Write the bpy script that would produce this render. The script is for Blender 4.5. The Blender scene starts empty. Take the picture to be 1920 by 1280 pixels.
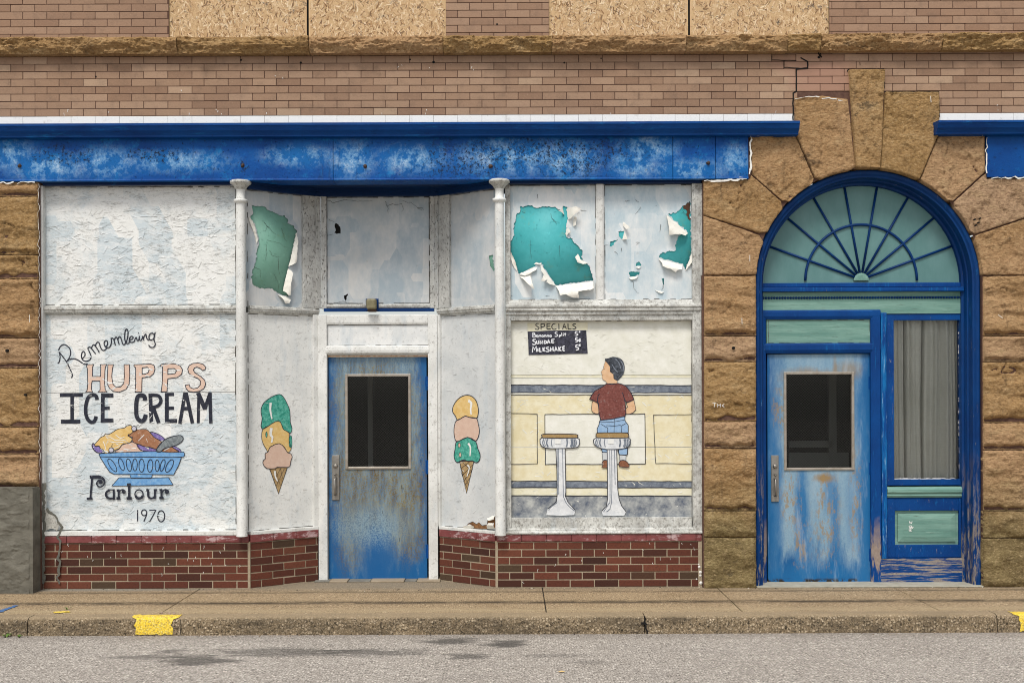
import bpy, bmesh, math, random
from mathutils import Vector, noise as mn
from mathutils.geometry import delaunay_2d_cdt, tessellate_polygon
R = random.Random(7)
rad = math.radians
SC = bpy.context.scene
# ------------------------------------------------------------------ camera
D, ZC, ROLL, FPX = 10.6, 1.815, 0.0037, 2120.0      # distance to the facade, eye height, roll, focal length in photo pixels
CY0 = 740.0                                         # photo row of the horizon
cam = bpy.data.cameras.new("camera"); co = bpy.data.objects.new("camera", cam); SC.collection.objects.link(co)
co.location = (0, -D, ZC); co.rotation_euler = (rad(90), ROLL, 0)
cam.sensor_width = 36; cam.lens = 36 * FPX / 1920; cam.shift_y = 100 / 1920; cam.clip_end = 500; cam.clip_start = 0.05
SC.camera = co
# ------------------------------------------------------------------ light: overcast
SC.view_settings.view_transform = 'Standard'; SC.view_settings.look = 'None'; SC.view_settings.gamma = 1
SC.view_settings.exposure = 0.78
SC.cycles.filter_width = 1.0; SC.cycles.use_denoising = True
SUN_EL, SUN_AZ = rad(57), rad(195)                  # azimuth measured so the sun stands in front of the facade, a little left
W = bpy.data.worlds.new("World"); SC.world = W; W.use_nodes = True
nt = W.node_tree; nt.nodes.clear()
wo = nt.nodes.new('ShaderNodeOutputWorld'); wb = nt.nodes.new('ShaderNodeBackground'); ws = nt.nodes.new('ShaderNodeTexSky')
ws.sky_type = 'NISHITA'; ws.sun_disc = False; ws.sun_elevation = SUN_EL; ws.sun_rotation = SUN_AZ
ws.air_density = 1.2; ws.dust_density = 2.0; ws.ozone_density = 1.0; wb.inputs[1].default_value = 0.088
wh = nt.nodes.new('ShaderNodeHueSaturation'); wh.inputs['Saturation'].default_value = 0.35
nt.links.new(ws.outputs[0], wh.inputs['Color']); nt.links.new(wh.outputs[0], wb.inputs[0]); nt.links.new(wb.outputs[0], wo.inputs[0])
sl = bpy.data.lights.new("sun", 'SUN'); sl.energy = 1.5; sl.angle = rad(17); sl.color = (1.0, 0.955, 0.89)
so = bpy.data.objects.new("sun", sl); SC.collection.objects.link(so)
sdir = Vector((math.sin(SUN_AZ) * math.cos(SUN_EL), math.cos(SUN_AZ) * math.cos(SUN_EL), math.sin(SUN_EL)))
so.rotation_euler = sdir.to_track_quat('Z', 'Y').to_euler()

# ------------------------------------------------------------------ frames: a sheet of the facade with its own plane
def ray(px, py):
    u, v = px - 960.0, py - CY0
    return Vector(((u - ROLL * v) / FPX, 1.0, -(v + ROLL * u) / FPX))
class Frame:
    """vertical plane through plan points a -> b; local (s along a->b in metres, z up, d towards the street)"""
    def __init__(f, a, b):
        f.o = Vector((a[0], a[1], 0)); f.u = (Vector((b[0], b[1], 0)) - f.o).normalized()
        f.n = Vector((f.u.y, -f.u.x, 0))
    def w(f, s, z, d=0.0): return f.o + f.u * s + f.n * d + Vector((0, 0, z))
    def m(f, px, py, d=0.0):                       # where that spot of the photograph lies on the sheet, in metres
        r = ray(px, py); c = Vector((0, -D, ZC)); p0 = f.o + f.n * d
        t = (p0 - c).dot(f.n) / r.dot(f.n); p = c + r * t - f.o
        return (p.dot(f.u), p.z)
    def x(f, px, py=740, d=0.0): return f.m(px, py, d)[0]
    def z(f, py, px=960, d=0.0): return f.m(px, py, d)[1]
def FY(y): return Frame((0, y), (1, y))
F0 = FY(0.0)
YB = 0.06                                           # plane of the low brick base and the shop windows' outer trim
FB = FY(YB)
BL0, BL1, BR1, BR0 = (-2.485, YB), (-1.905, YB + .42), (-0.716, YB + .42), (-0.150, YB)
FL = Frame(BL0, BL1); FR = Frame(BR1, BR0); FD = FY(YB + .42)
LL = (Vector(BL1) - Vector(BL0)).length; LR = (Vector(BR0) - Vector(BR1)).length

# ------------------------------------------------------------------ scene objects
WL = {}
def _link(o, parent, loc):
    SC.collection.objects.link(o)
    if parent: o.parent = parent; o.location = Vector(loc) - WL[parent.name]
    else: o.location = loc
    WL[o.name] = Vector(loc)
def props(o, label=None, cat=None, group=None, kind=None):
    if label: o['label'] = label
    if cat: o['category'] = cat
    if group: o['group'] = group
    if kind: o['kind'] = kind
    return o
def thing(name, label, cat, loc=(0, 0, 0), group=None, kind=None):
    o = bpy.data.objects.new(name, None); o.empty_display_size = .1; _link(o, None, loc); return props(o, label, cat, group, kind)
class G:
    def __init__(g): g.v = []; g.f = []; g.mi = []; g.r = []; g.cur = 0; g.rnd = 0.0
    def add(g, vs, fs, mi=None, rnd=None):
        b = len(g.v); g.v += [Vector(p) for p in vs]
        for f in fs: g.f.append([b + i for i in f]); g.mi.append(g.cur if mi is None else mi); g.r.append(g.rnd if rnd is None else rnd)
    def box(g, fr, s0, z0, s1, z1, d0, d1, **k):
        if s0 > s1: s0, s1 = s1, s0
        if z0 > z1: z0, z1 = z1, z0
        if d0 > d1: d0, d1 = d1, d0
        p = [fr.w(s, z, d) for d in (d0, d1) for z in (z0, z1) for s in (s0, s1)]
        g.add(p, [(0, 1, 3, 2), (4, 6, 7, 5), (0, 4, 5, 1), (2, 3, 7, 6), (0, 2, 6, 4), (1, 5, 7, 3)], **k)
    def rect(g, fr, p0, p1, d0, d1, **k):          # box from photo corners measured on its front face
        a, b = fr.m(*p0, d1), fr.m(*p1, d1); g.box(fr, a[0], a[1], b[0], b[1], d0, d1, **k)
    def hprof(g, fr, s0, s1, prof, n=1, **k):      # profile (d, z) run along s
        m = len(prof); vs = []; fs = []
        for i in range(n + 1):
            s = s0 + (s1 - s0) * i / n; vs += [fr.w(s, z, d) for d, z in prof]
        for i in range(n):
            for j in range(m): a = i * m + j; b = i * m + (j + 1) % m; fs.append((a, a + m, b + m, b))
        fs.append(tuple(range(m))); fs.append(tuple(n * m + i for i in reversed(range(m)))); g.add(vs, fs, **k)
    def vprof(g, fr, z0, z1, prof, **k):           # profile (s, d) run up z
        m = len(prof); vs = [fr.w(s, z, d) for z in (z0, z1) for s, d in prof]
        fs = [(j, (j + 1) % m, m + (j + 1) % m, m + j) for j in range(m)]; fs += [tuple(reversed(range(m))), tuple(range(m, 2 * m))]; g.add(vs, fs, **k)
    def lathe(g, c, prof, n=20, a0=0, a1=360, axis='z', **k):
        vs = []; fs = []; full = abs(a1 - a0) >= 360; nn = n if full else n + 1
        for r_, h in prof:
            for i in range(nn):
                a = rad(a0 + (a1 - a0) * i / n)
                p = (r_ * math.cos(a), r_ * math.sin(a), h) if axis == 'z' else (r_ * math.cos(a), -h, r_ * math.sin(a))
                vs.append(Vector(c) + Vector(p))
        for j in range(len(prof) - 1):
            for i in range(n):
                i2 = (i + 1) % nn; fs.append((j * nn + i, j * nn + i2, (j + 1) * nn + i2, (j + 1) * nn + i))
        g.add(vs, fs, **k)
    def tube(g, pts, r, n=8, **k):
        vs = []; fs = []; pts = [Vector(p) for p in pts]
        for i, p in enumerate(pts):
            t = (pts[min(i + 1, len(pts) - 1)] - pts[max(i - 1, 0)]).normalized()
            a = t.orthogonal().normalized() if abs(t.y) > .9 else t.cross(Vector((0, 1, 0))).normalized(); b = t.cross(a)
            rr = r[i] if isinstance(r, (list, tuple)) else r
            for j in range(n): an = 2 * math.pi * j / n; vs.append(p + a * rr * math.cos(an) + b * rr * math.sin(an))
        for i in range(len(pts) - 1):
            for j in range(n): fs.append((i * n + j, i * n + (j + 1) % n, (i + 1) * n + (j + 1) % n, (i + 1) * n + j))
        fs.append(tuple(reversed(range(n)))); fs.append(tuple((len(pts) - 1) * n + j for j in range(n))); g.add(vs, fs, **k)
    def ribbon(g, fr, pts, w, d, w1=None, **k):    # a brush stroke lying on the sheet
        P = [Vector(p) for p in pts]; q = [P[0]]
        for p in P[1:]:
            if (p - q[-1]).length > 1e-4: q.append(p)
        P = q
        if len(P) < 2: return
        vs = []; fs = []; n = len(P)
        for i, p in enumerate(P):
            t0 = (P[i] - P[i - 1]).normalized() if i else (P[1] - P[0]).normalized()
            t1 = (P[i + 1] - P[i]).normalized() if i < n - 1 else t0
            t = (t0 + t1); t = t.normalized() if t.length > .2 else t1
            c = max(.6, t.dot(t1)); nn = Vector((-t.y, t.x)); f_ = i / (n - 1); ww = (w if w1 is None else w + (w1 - w) * f_) * .5 / c
            dd = d + .0004 * f_
            for sg in (-1, 1): a = p + nn * ww * sg; vs.append(fr.w(a.x, a.y, dd))
        for i in range(n - 1): fs.append((2 * i, 2 * i + 2, 2 * i + 3, 2 * i + 1))
        g.add(vs, fs, **k)
    def fill(g, fr, poly, d, **k):                 # a flat patch of paint
        t = tessellate_polygon([[Vector((p[0], p[1], 0)) for p in poly]])
        g.add([fr.w(p[0], p[1], d) for p in poly], [tuple(x) for x in t], **k)
    def build(g, name, mats, parent=None, loc=None, smooth=False, bevel=0, label=None, cat=None, group=None, kind=None, segs=2):
        if loc is None: loc = WL[parent.name] if parent else Vector((0, 0, 0))
        loc = Vector(loc); me = bpy.data.meshes.new(name)
        me.from_pydata([v - loc for v in g.v], [], g.f)
        if not isinstance(mats, (list, tuple)): mats = [mats]
        for m_ in mats: me.materials.append(m_)
        me.polygons.foreach_set('material_index', g.mi)
        at = me.attributes.new('rnd', 'FLOAT', 'FACE'); at.data.foreach_set('value', g.r)
        if smooth: me.polygons.foreach_set('use_smooth', [True] * len(g.f))
        me.update()
        o = bpy.data.objects.new(name, me); _link(o, parent, loc)
        if bevel:
            b = o.modifiers.new('b', 'BEVEL'); b.width = bevel; b.segments = segs; b.limit_method = 'ANGLE'; b.angle_limit = rad(40)
            b.harden_normals = False
        return props(o, label, cat, group, kind)
def build_each(g, name, mats, parent=None, **k):     # every loose piece becomes an object of its own
    par = list(range(len(g.v)))
    def find(i):
        while par[i] != i: par[i] = par[par[i]]; i = par[i]
        return i
    for f in g.f:
        for i in f[1:]: par[find(i)] = find(f[0])
    groups = {}
    for q, f in enumerate(g.f): groups.setdefault(find(f[0]), []).append(q)
    for fl in groups.values():
        h = G(); m = {}
        for q in fl:
            for i in g.f[q]:
                if i not in m: m[i] = len(h.v); h.v.append(g.v[i])
            h.f.append([m[i] for i in g.f[q]]); h.mi.append(g.mi[q]); h.r.append(g.r[q])
        h.build(name, mats, parent, **k)
def CR(pts, n=5, closed=False):                    # Catmull-Rom through the points
    P = [Vector(p) for p in pts]; N = len(P); out = []
    rng = range(N) if closed else range(N - 1)
    for i in rng:
        if closed: a, b, c, d = P[(i - 1) % N], P[i], P[(i + 1) % N], P[(i + 2) % N]
        else: a, b, c, d = P[max(i - 1, 0)], P[i], P[i + 1], P[min(i + 2, N - 1)]
        for k in range(n):
            t = k / n; out.append(.5 * ((2 * b) + (c - a) * t + (2 * a - 5 * b + 4 * c - d) * t * t + (3 * b - a - 3 * c + d) * t ** 3))
    out.append(P[0] if closed else P[-1]); return out
def inpoly(x, y, P):
    c = False; j = len(P) - 1
    for i in range(len(P)):
        if (P[i][1] > y) != (P[j][1] > y) and x < (P[j][0] - P[i][0]) * (y - P[i][1]) / (P[j][1] - P[i][1]) + P[i][0]: c = not c
        j = i
    return c
def segd(px, py, P, closed=True):
    best = 9e9; n = len(P)
    for i in range(n if closed else n - 1):
        ax, ay = P[i][0], P[i][1]; bx, by = P[(i + 1) % n][0], P[(i + 1) % n][1]
        dx, dy = bx - ax, by - ay; L = dx * dx + dy * dy
        t = 0 if L == 0 else max(0, min(1, ((px - ax) * dx + (py - ay) * dy) / L))
        e = (px - ax - dx * t) ** 2 + (py - ay - dy * t) ** 2
        if e < best: best = e
    return math.sqrt(best)
def dense(P, h, closed=True, jag=0.0, seed=0):
    out = []; n = len(P)
    for i in range(n if closed else n - 1):
        a, b = Vector(P[i]), Vector(P[(i + 1) % n]); k = max(1, int((b - a).length / h)); t = (b - a).normalized() if (b - a).length else Vector((1, 0)); nn = Vector((-t.y, t.x))
        for j in range(k):
            p = a + (b - a) * (j / k)
            if jag and j: p = p + nn * jag * (mn.noise(Vector((p.x * 40 + seed, p.y * 40, seed))) + .6 * mn.noise(Vector((p.x * 110 + seed, p.y * 110, seed))))
            out.append(p)
    return out
def tri_region(outer, holes, h, jit=.25, seed=1):  # triangles filling a region: points, tris, set of boundary edges
    rr = random.Random(seed); loops = [outer] + holes; vs = []; es = []
    for L in loops:
        b = len(vs); vs += [Vector((p[0], p[1])) for p in L]; es += [(b + i, b + (i + 1) % len(L)) for i in range(len(L))]
    xs = [p[0] for p in outer]; ys = [p[1] for p in outer]; y = min(ys) + h / 2; row = 0
    while y < max(ys):
        x = min(xs) + (h / 2 if row % 2 else h * .25)
        while x < max(xs):
            qx, qy = x + rr.uniform(-jit, jit) * h, y + rr.uniform(-jit, jit) * h
            if inpoly(qx, qy, outer) and not any(inpoly(qx, qy, H) for H in holes) and min(segd(qx, qy, L) for L in loops) > h * .45: vs.append(Vector((qx, qy)))
            x += h
        y += h * .9; row += 1
    V, E, F, *_ = delaunay_2d_cdt(vs, es, [], 0, 1e-6)
    T = []
    for t in F:
        c = sum((V[i] for i in t), Vector((0, 0))) / 3
        if inpoly(c.x, c.y, outer) and not any(inpoly(c.x, c.y, H) for H in holes): T.append(tuple(t))
    return V, T
def sheet(g, fr, outer, holes, h, dfun, back=None, **k):
    """triangulated sheet with a height function; back = depth to which its edge is turned back"""
    V, T = tri_region(outer, holes, h)
    P = [fr.w(p.x, p.y, dfun(p.x, p.y)) for p in V]; fs = []
    for a, b, c in T:
        n_ = (P[b] - P[a]).cross(P[c] - P[a]); fs.append((a, b, c) if n_.dot(fr.n) > 0 else (a, c, b))
    if back is not None:
        cnt = {}
        for f in fs:
            for i in range(3): e = (f[i], f[(i + 1) % 3]); cnt[e] = 1
        bd = [e for e in cnt if (e[1], e[0]) not in cnt]; m = {}
        for a, b in bd:
            for q in (a, b):
                if q not in m: m[q] = len(P); P.append(fr.w(V[q].x, V[q].y, back))
            fs.append((b, a, m[a], m[b]))
    g.add(P, fs, **k)
def fbm(x, y, z, s, o=4): return mn.fractal(Vector((x * s, y * s, z)), 1.0, 2.0, o)
def ss(a, b, x): t = max(0, min(1, (x - a) / (b - a))); return t * t * (3 - 2 * t)

# ------------------------------------------------------------------ materials
class M:
    def __init__(s, name, rough=.8, spec=.3):
        s.mat = bpy.data.materials.new(name); s.mat.use_nodes = True; s.t = s.mat.node_tree; s.b = s.t.nodes['Principled BSDF']
        s.b.inputs['Roughness'].default_value = rough; s.b.inputs['Specular IOR Level'].default_value = spec
        s.P = s.t.nodes.new('ShaderNodeNewGeometry').outputs['Position']; s.nrm = None
    def n(s, typ, ins, out=0, **at):
        nd = s.t.nodes.new(typ)
        for k, v in at.items(): setattr(nd, k, v)
        for k, v in ins.items():
            if v is None: continue
            i = nd.inputs[k]
            if isinstance(v, bpy.types.NodeSocket): s.t.links.new(v, i)
            else:
                if hasattr(i.default_value, '__len__') and hasattr(v, '__len__') and len(v) == 3 and len(i.default_value) == 4: v = (*v, 1)
                i.default_value = v
        return nd.outputs[out]
    def map(s, sc=(1, 1, 1), rot=(0, 0, 0), v=None, loc=(0, 0, 0)): return s.n('ShaderNodeMapping', {'Vector': v or s.P, 'Scale': sc, 'Rotation': rot, 'Location': loc})
    def noise(s, scale, detail=4, rough=.55, sc=(1, 1, 1), rot=(0, 0, 0), dist=0, loc=(0, 0, 0), col=False):
        return s.n('ShaderNodeTexNoise', {'Vector': s.map(sc, rot, loc=loc), 'Scale': scale, 'Detail': detail, 'Roughness': rough, 'Distortion': dist}, 1 if col else 0)
    def voro(s, scale, feature='F1', out='Distance', sc=(1, 1, 1), rnd=1, rot=(0, 0, 0), metric='EUCLIDEAN'):
        nd = s.t.nodes.new('ShaderNodeTexVoronoi'); nd.feature = feature; nd.distance = metric
        s.t.links.new(s.map(sc, rot), nd.inputs['Vector']); nd.inputs['Scale'].default_value = scale; nd.inputs['Randomness'].default_value = rnd
        return nd.outputs[out]
    def ramp(s, f, st, interp='LINEAR'):
        nd = s.t.nodes.new('ShaderNodeValToRGB'); nd.color_ramp.interpolation = interp; e = nd.color_ramp.elements
        while len(e) < len(st): e.new(.5)
        for i, (p, c) in enumerate(st):
            e[i].position = p
            if not hasattr(c, '__len__'): c = (c, c, c)
            e[i].color = (*c, 1) if len(c) == 3 else c
        s.t.links.new(f, nd.inputs[0]); return nd.outputs[0]
    def mix(s, f, a, b, blend='MIX'):
        nd = s.t.nodes.new('ShaderNodeMix'); nd.data_type = 'RGBA'; nd.blend_type = blend
        for i, v in ((0, f), (6, a), (7, b)):
            if isinstance(v, bpy.types.NodeSocket): s.t.links.new(v, nd.inputs[i])
            elif i: nd.inputs[i].default_value = (*v, 1)
            else: nd.inputs[i].default_value = v
        return nd.outputs[2]
    def math(s, op, a, b=None, c=None, clamp=False):
        nd = s.t.nodes.new('ShaderNodeMath'); nd.operation = op; nd.use_clamp = clamp
        for i, v in enumerate((a, b, c)):
            if v is None: continue
            if isinstance(v, bpy.types.NodeSocket): s.t.links.new(v, nd.inputs[i])
            else: nd.inputs[i].default_value = v
        return nd.outputs[0]
    def axis(s, i): return s.n('ShaderNodeSeparateXYZ', {0: s.P}, i)
    def rng(s, v, a, b, c=0, d=1): return s.n('ShaderNodeMapRange', {'Value': v, 'From Min': a, 'From Max': b, 'To Min': c, 'To Max': d}, clamp=True)
    def blob(s, cx, cz, rx, rz, k=.5, nz=None, axes=(0, 2), soft=.5):   # ragged spot, 1 inside
        a = s.math('DIVIDE', s.math('SUBTRACT', s.axis(axes[0]), cx), rx); b = s.math('DIVIDE', s.math('SUBTRACT', s.axis(axes[1]), cz), rz)
        r = s.math('SQRT', s.math('ADD', s.math('MULTIPLY', a, a), s.math('MULTIPLY', b, b)))
        nz = nz or s.noise(9, 5, .65); r = s.math('ADD', r, s.math('MULTIPLY', s.math('SUBTRACT', nz, .5), k * 5))
        return s.rng(r, 1 + soft * .5, 1 - soft * .5)
    def bump(s, h, st=.5, dist=.01):
        s.nrm = s.n('ShaderNodeBump', {'Height': h, 'Strength': st, 'Distance': dist, 'Normal': s.nrm}); return s
    def done(s, col, rough=None, metal=None):
        def put(k, v):
            if isinstance(v, bpy.types.NodeSocket): s.t.links.new(v, s.b.inputs[k])
            else: s.b.inputs[k].default_value = (*v, 1) if hasattr(v, '__len__') else v
        put('Base Color', col)
        if rough is not None: put('Roughness', rough)
        if metal is not None: put('Metallic', metal)
        if s.nrm: s.t.links.new(s.nrm, s.b.inputs['Normal'])
        return s.mat
    def attr(s): return s.n('ShaderNodeAttribute', {}, 2, attribute_name='rnd')

def mat_tan_brick(paint=False):
    m = M('white_painted_brick' if paint else 'tan_brick', .9); r = m.attr()
    big = m.noise(.7, 3); fine = m.noise(60, 4, .7); gr = m.noise(9, 5, .7)
    c = m.ramp(r, [(0, (.25, .150, .095)), (.3, (.31, .194, .124)), (.75, (.35, .226, .147)), (.95, (.385, .255, .17)), (1, (.43, .30, .20))])
    up = m.rng(m.axis(2), 4.9, 5.2); c = m.mix(m.math('MULTIPLY', up, .6), c, m.mix(r, (.28, .165, .105), (.35, .22, .145)))
    c = m.mix(m.rng(big, .35, .65, 0, .35), c, (.25, .165, .115))
    c = m.mix(m.rng(gr, .5, .75, 0, .45), c, (.13, .09, .065)); c = m.mix(m.rng(fine, .55, .8, 0, .5), c, (.14, .09, .06)); c = m.mix(m.rng(fine, .42, .25, 0, .35), c, (.5, .38, .27))
    if not paint:
        for cx, cy, rx, ry, k in ((1540, 150, 62, 30, .75), (1520, 120, 80, 20, .4), (1330, 40, 10, 10, 0)):
            x, z = F0.m(cx, cy); c = m.mix(m.math('MULTIPLY', m.blob(x, z, rx / 200, ry / 200, .12, soft=.4), k), c, (.36, .205, .145))
    if paint:
        c = m.mix(m.rng(m.noise(20, 6, .8), .33, .37), (.38, .32, .25), m.mix(fine, (.74, .74, .71), (.86, .86, .84))); c = m.mix(m.rng(gr, .56, .74, 0, .35), c, (.34, .31, .27))
    m.bump(m.noise(120, 3, .7), .35, .004); m.bump(gr, .25, .006)
    return m.done(c)
def mat_plain(name, a, b, scale=20, rough=.85, bump=.3, bscale=80, sc=(1, 1, 1), spec=.25):
    m = M(name, rough, spec); f = m.noise(scale, 5, .65, sc=sc); m.bump(m.noise(bscale, 4, .65, sc=sc), bump, .006)
    return m.done(m.mix(m.rng(f, .3, .7), a, b))
def mat_stone(name='sandstone'):
    m = M(name, .92, .15); r = m.attr(); z = m.axis(2)
    big = m.noise(1.3, 4, .6); mid = m.noise(5, 6, .7, dist=.5, sc=(.7, 1, 1.7)); fine = m.noise(34, 6, .8, sc=(1, 1, 1.8), rot=(0, .6, 0))
    c = m.mix(m.rng(big, .35, .65), (.43, .255, .115), (.54, .335, .175)); c = m.mix(m.rng(r, .35, 1, 0, .85), c, (.50, .335, .215)); c = m.mix(m.rng(r, .3, 0, 0, .6), c, (.36, .225, .075))
    c = m.mix(m.rng(mid, .54, .70, 0, .5), c, (.22, .125, .055)); c = m.mix(m.rng(mid, .46, .32, 0, .5), c, (.58, .41, .22))
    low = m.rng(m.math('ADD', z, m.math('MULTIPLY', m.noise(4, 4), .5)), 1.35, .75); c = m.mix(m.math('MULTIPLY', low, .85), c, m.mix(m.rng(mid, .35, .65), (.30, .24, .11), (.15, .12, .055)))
    c = m.mix(m.rng(fine, .53, .64, 0, .7), c, (.12, .068, .032)); c = m.mix(m.rng(fine, .46, .38, 0, .55), c, (.66, .48, .27))
    c = m.mix(m.rng(m.noise(3.1, 7, .8, loc=(4, 2, 1), sc=(.8, 1, 1.6)), .585, .66, 0, .75), c, (.07, .052, .035)); c = m.mix(m.rng(m.noise(4, 6, .75, sc=(2.2, 1, .5), loc=(1, 7, 1)), .57, .68, 0, .5), c, (.12, .085, .05))
    m.bump(m.noise(30, 6, .75, sc=(1, 1, 1.8), rot=(0, .6, 0)), 1.0, .035); m.bump(m.noise(120, 3, .7), .4, .004)
    return m.done(c)
def paint_grime(m, c, amt=.5, scale=16, col=(.16, .14, .115), th=(.58, .72), sc=(1, 1, 1)):
    return m.mix(m.rng(m.noise(scale, 6, .75, sc=sc, loc=(3, 1, 7)), th[0], th[1], 0, amt), c, col)
def osb_bump(m, k=1.0):                            # paint over oriented strand board: short raised strands
    w = m.n('ShaderNodeVectorMath', {0: m.map((1, 1, 1)), 1: m.n('ShaderNodeVectorMath', {0: m.noise(5, 3, .5, col=True), 1: (.16, .16, .16)}, operation='MULTIPLY')}, operation='ADD')
    def st(scale, sc, rot, det=3): return m.n('ShaderNodeTexNoise', {'Vector': m.map(sc, rot, v=w), 'Scale': scale, 'Detail': det, 'Roughness': .55})
    a = st(11, (1, 1, 4.5), (0, .25, 0)); b = st(15, (1, 1, 5), (0, -.6, 0)); c = st(13, (1, 1, 4), (0, 1.2, 0))
    h = m.math('MAXIMUM', m.math('MAXIMUM', a, b), c); h2 = m.rng(h, .60, .70)
    m.bump(m.math('MULTIPLY', h2, m.rng(m.noise(3.5, 4, .7, loc=(1, 5, 5)), .46, .66, .0, 1)), .40 * k, .006); m.bump(m.noise(55, 5, .7), .25 * k, .004)
    return h, h2
def mat_white_osb(name='white_paint_on_strand_board', cool=.5):
    m = M(name, .6, .3); h, h2 = osb_bump(m); v = m.voro(2.2, out='Color', sc=(1.5, 1, .8), metric='CHEBYCHEV', rnd=.9); f = m.n('ShaderNodeSeparateColor', {0: v}, 0)
    w = m.noise(2.2, 6, .7, dist=.5); br = m.noise(9, 6, .75, sc=(.5, 1, 1.6), loc=(2, 2, 2))
    c = m.mix(m.rng(m.math('ADD', m.math('MULTIPLY', f, .30), w), .54, .74, 0, cool * 1.5), (.74, .74, .71), (.47, .555, .60))
    c = m.mix(m.rng(br, .46, .62, 0, .6), c, (.80, .80, .78)); c = m.mix(m.rng(br, .42, .34, 0, .4), c, (.56, .58, .57))
    z1 = m.rng(m.noise(3.2, 5, .75, loc=(4, 4, 0)), .40, .62, .05, 1); z2 = m.rng(m.noise(4.1, 5, .75, loc=(0, 9, 2)), .42, .62, .05, 1)
    def mark(sc, rot, loc, lo, hi, z): return m.math('MULTIPLY', m.rng(m.noise(1, 5, .82, sc=sc, rot=rot, loc=loc), lo, hi), z)
    for k in (mark((14, 14, 70), (0, .25, 0), (0, 0, 0), .555, .60, z1), mark((20, 20, 80), (0, -.5, 0), (3, 3, 3), .565, .61, z2), mark((26, 26, 90), (0, .8, 0), (7, 3, 1), .57, .61, z1), mark((60, 60, 120), (0, 0, 0), (1, 1, 9), .58, .62, z2)): c = m.mix(m.math('MULTIPLY', k, .68), c, (.18, .175, .155))
    c = m.mix(m.rng(m.noise(5, 6, .8, loc=(9, 0, 0)), .64, .75, 0, .3), c, (.33, .32, .28))
    return m.done(c)
def mat_paint_osb(name, a, b, scale=18, k=.9, rough=.7, worn=.0):
    m = M(name, rough, .25); osb_bump(m, k); c = m.mix(m.rng(m.noise(scale, 5, .7), .35, .68), a, b)
    if worn: c = m.mix(m.rng(m.noise(30, 5, .75, loc=(2, 2, 2)), .60, .68, 0, worn), c, (.62, .62, .58))
    return m.done(c)
def mat_white(name, a=(.60, .60, .57), b=(.74, .74, .71), grime_shade=.7, crackle=0, streak=True, th=(.56, .72)):
    m = M(name, .6, .35); c = m.mix(m.rng(m.noise(5, 4, .6), .35, .65), a, b)
    if streak: c = m.mix(m.rng(m.noise(9, 4, .6, sc=(1, 1, .25)), .55, .75, 0, .5), c, (.45, .51, .55))
    c = paint_grime(m, c, grime_shade, 22, th=th); c = paint_grime(m, c, grime_shade * .8, 60, (.16, .15, .13), (.575, .65))
    if crackle:
        v = m.noise(55, 4, .8, sc=(1, 1, .6)); f = m.rng(v, .56, .62, 0, crackle); c = m.mix(f, c, (.07, .065, .055)); m.bump(m.math('SUBTRACT', 1, f), .6, .006)
        c = m.mix(m.rng(m.noise(8, 4, .6), .45, .7, 0, .5), c, (.30, .29, .27))
    m.bump(m.noise(45, 4, .65), .3, .005); return m.done(c)
def mat_film(name, a, b, c2):                      # smooth wall paint with roller squares of a cooler white
    m = M(name, .55, .35)
    v = m.voro(3.2, out='Color', sc=(1.4, 1.4, .8), metric='CHEBYCHEV', rnd=.8); f = m.n('ShaderNodeSeparateColor', {0: v}, 0)
    c = m.mix(m.rng(m.noise(2.4, 3), .3, .7), a, b); c = m.mix(m.rng(m.math('ADD', m.math('MULTIPLY', f, .35), m.noise(3.5, 5, .7, sc=(1.4, 1, .8))), .48, .86, 0, 1), c, c2); c = m.mix(m.rng(m.noise(10, 6, .8, sc=(1, 1, .6), loc=(5, 2, 2)),   .48, .78, 0, .5), c, b)
    c = m.mix(m.rng(m.noise(14, 5, .7, sc=(1, 1, .3)), .5, .7, 0, .35), c, c2); c = paint_grime(m, c, .4, 18, th=(.62, .75))
    m.bump(m.noise(30, 4, .6, sc=(1, 1, .5)), .2, .006); return m.done(c)
def mat_blue(name, wear=.5, white=.3, grey=0, deep=1.0, sc=(1, 1, 1), pit=0, extra=None, rough=.5):
    m = M(name, rough, .18)
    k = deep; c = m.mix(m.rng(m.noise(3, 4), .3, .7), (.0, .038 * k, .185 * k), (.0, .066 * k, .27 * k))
    n1 = m.noise(5.5, 6, .78, sc=sc); c = m.mix(m.rng(n1, .66 - .2 * wear, .80 - .2 * wear, 0, .8), c, (.006, .175, .44))
    n2 = m.noise(9, 7, .82, sc=sc, loc=(5, 5, 5)); c = m.mix(m.rng(n2, .70 - .18 * white, .75 - .18 * white, 0, .8), c, (.25, .42, .60)); c = m.mix(m.rng(m.noise(26, 5, .8, sc=sc, loc=(8, 1, 2)), .57, .66, 0, .7), c, (.0, .018, .075))
    if grey: c = m.mix(m.rng(m.noise(11, 6, .75, sc=sc, loc=(1, 8, 1)), .68 - .22 * grey, .74 - .22 * grey), c, m.mix(m.noise(60, 3), (.20, .16, .13), (.38, .33, .28)))
    if pit:
        p = m.rng(m.noise(38, 5, .75, loc=(7, 0, 3)), .69 - .09 * pit, .73 - .09 * pit); zone = m.rng(m.noise(1.6, 3, loc=(2, 2, 9)), .42, .6); p = m.math('MULTIPLY', p, m.math('ADD', .35, m.math('MULTIPLY', zone, .65)), clamp=True)
        c = m.mix(p, c, (.012, .014, .022)); m.bump(m.math('SUBTRACT', 1, p), .7, .012)
    if extra: c = extra(m, c)
    m.bump(m.noise(34, 5, .7, sc=sc), .45, .008); return m.done(c)
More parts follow.
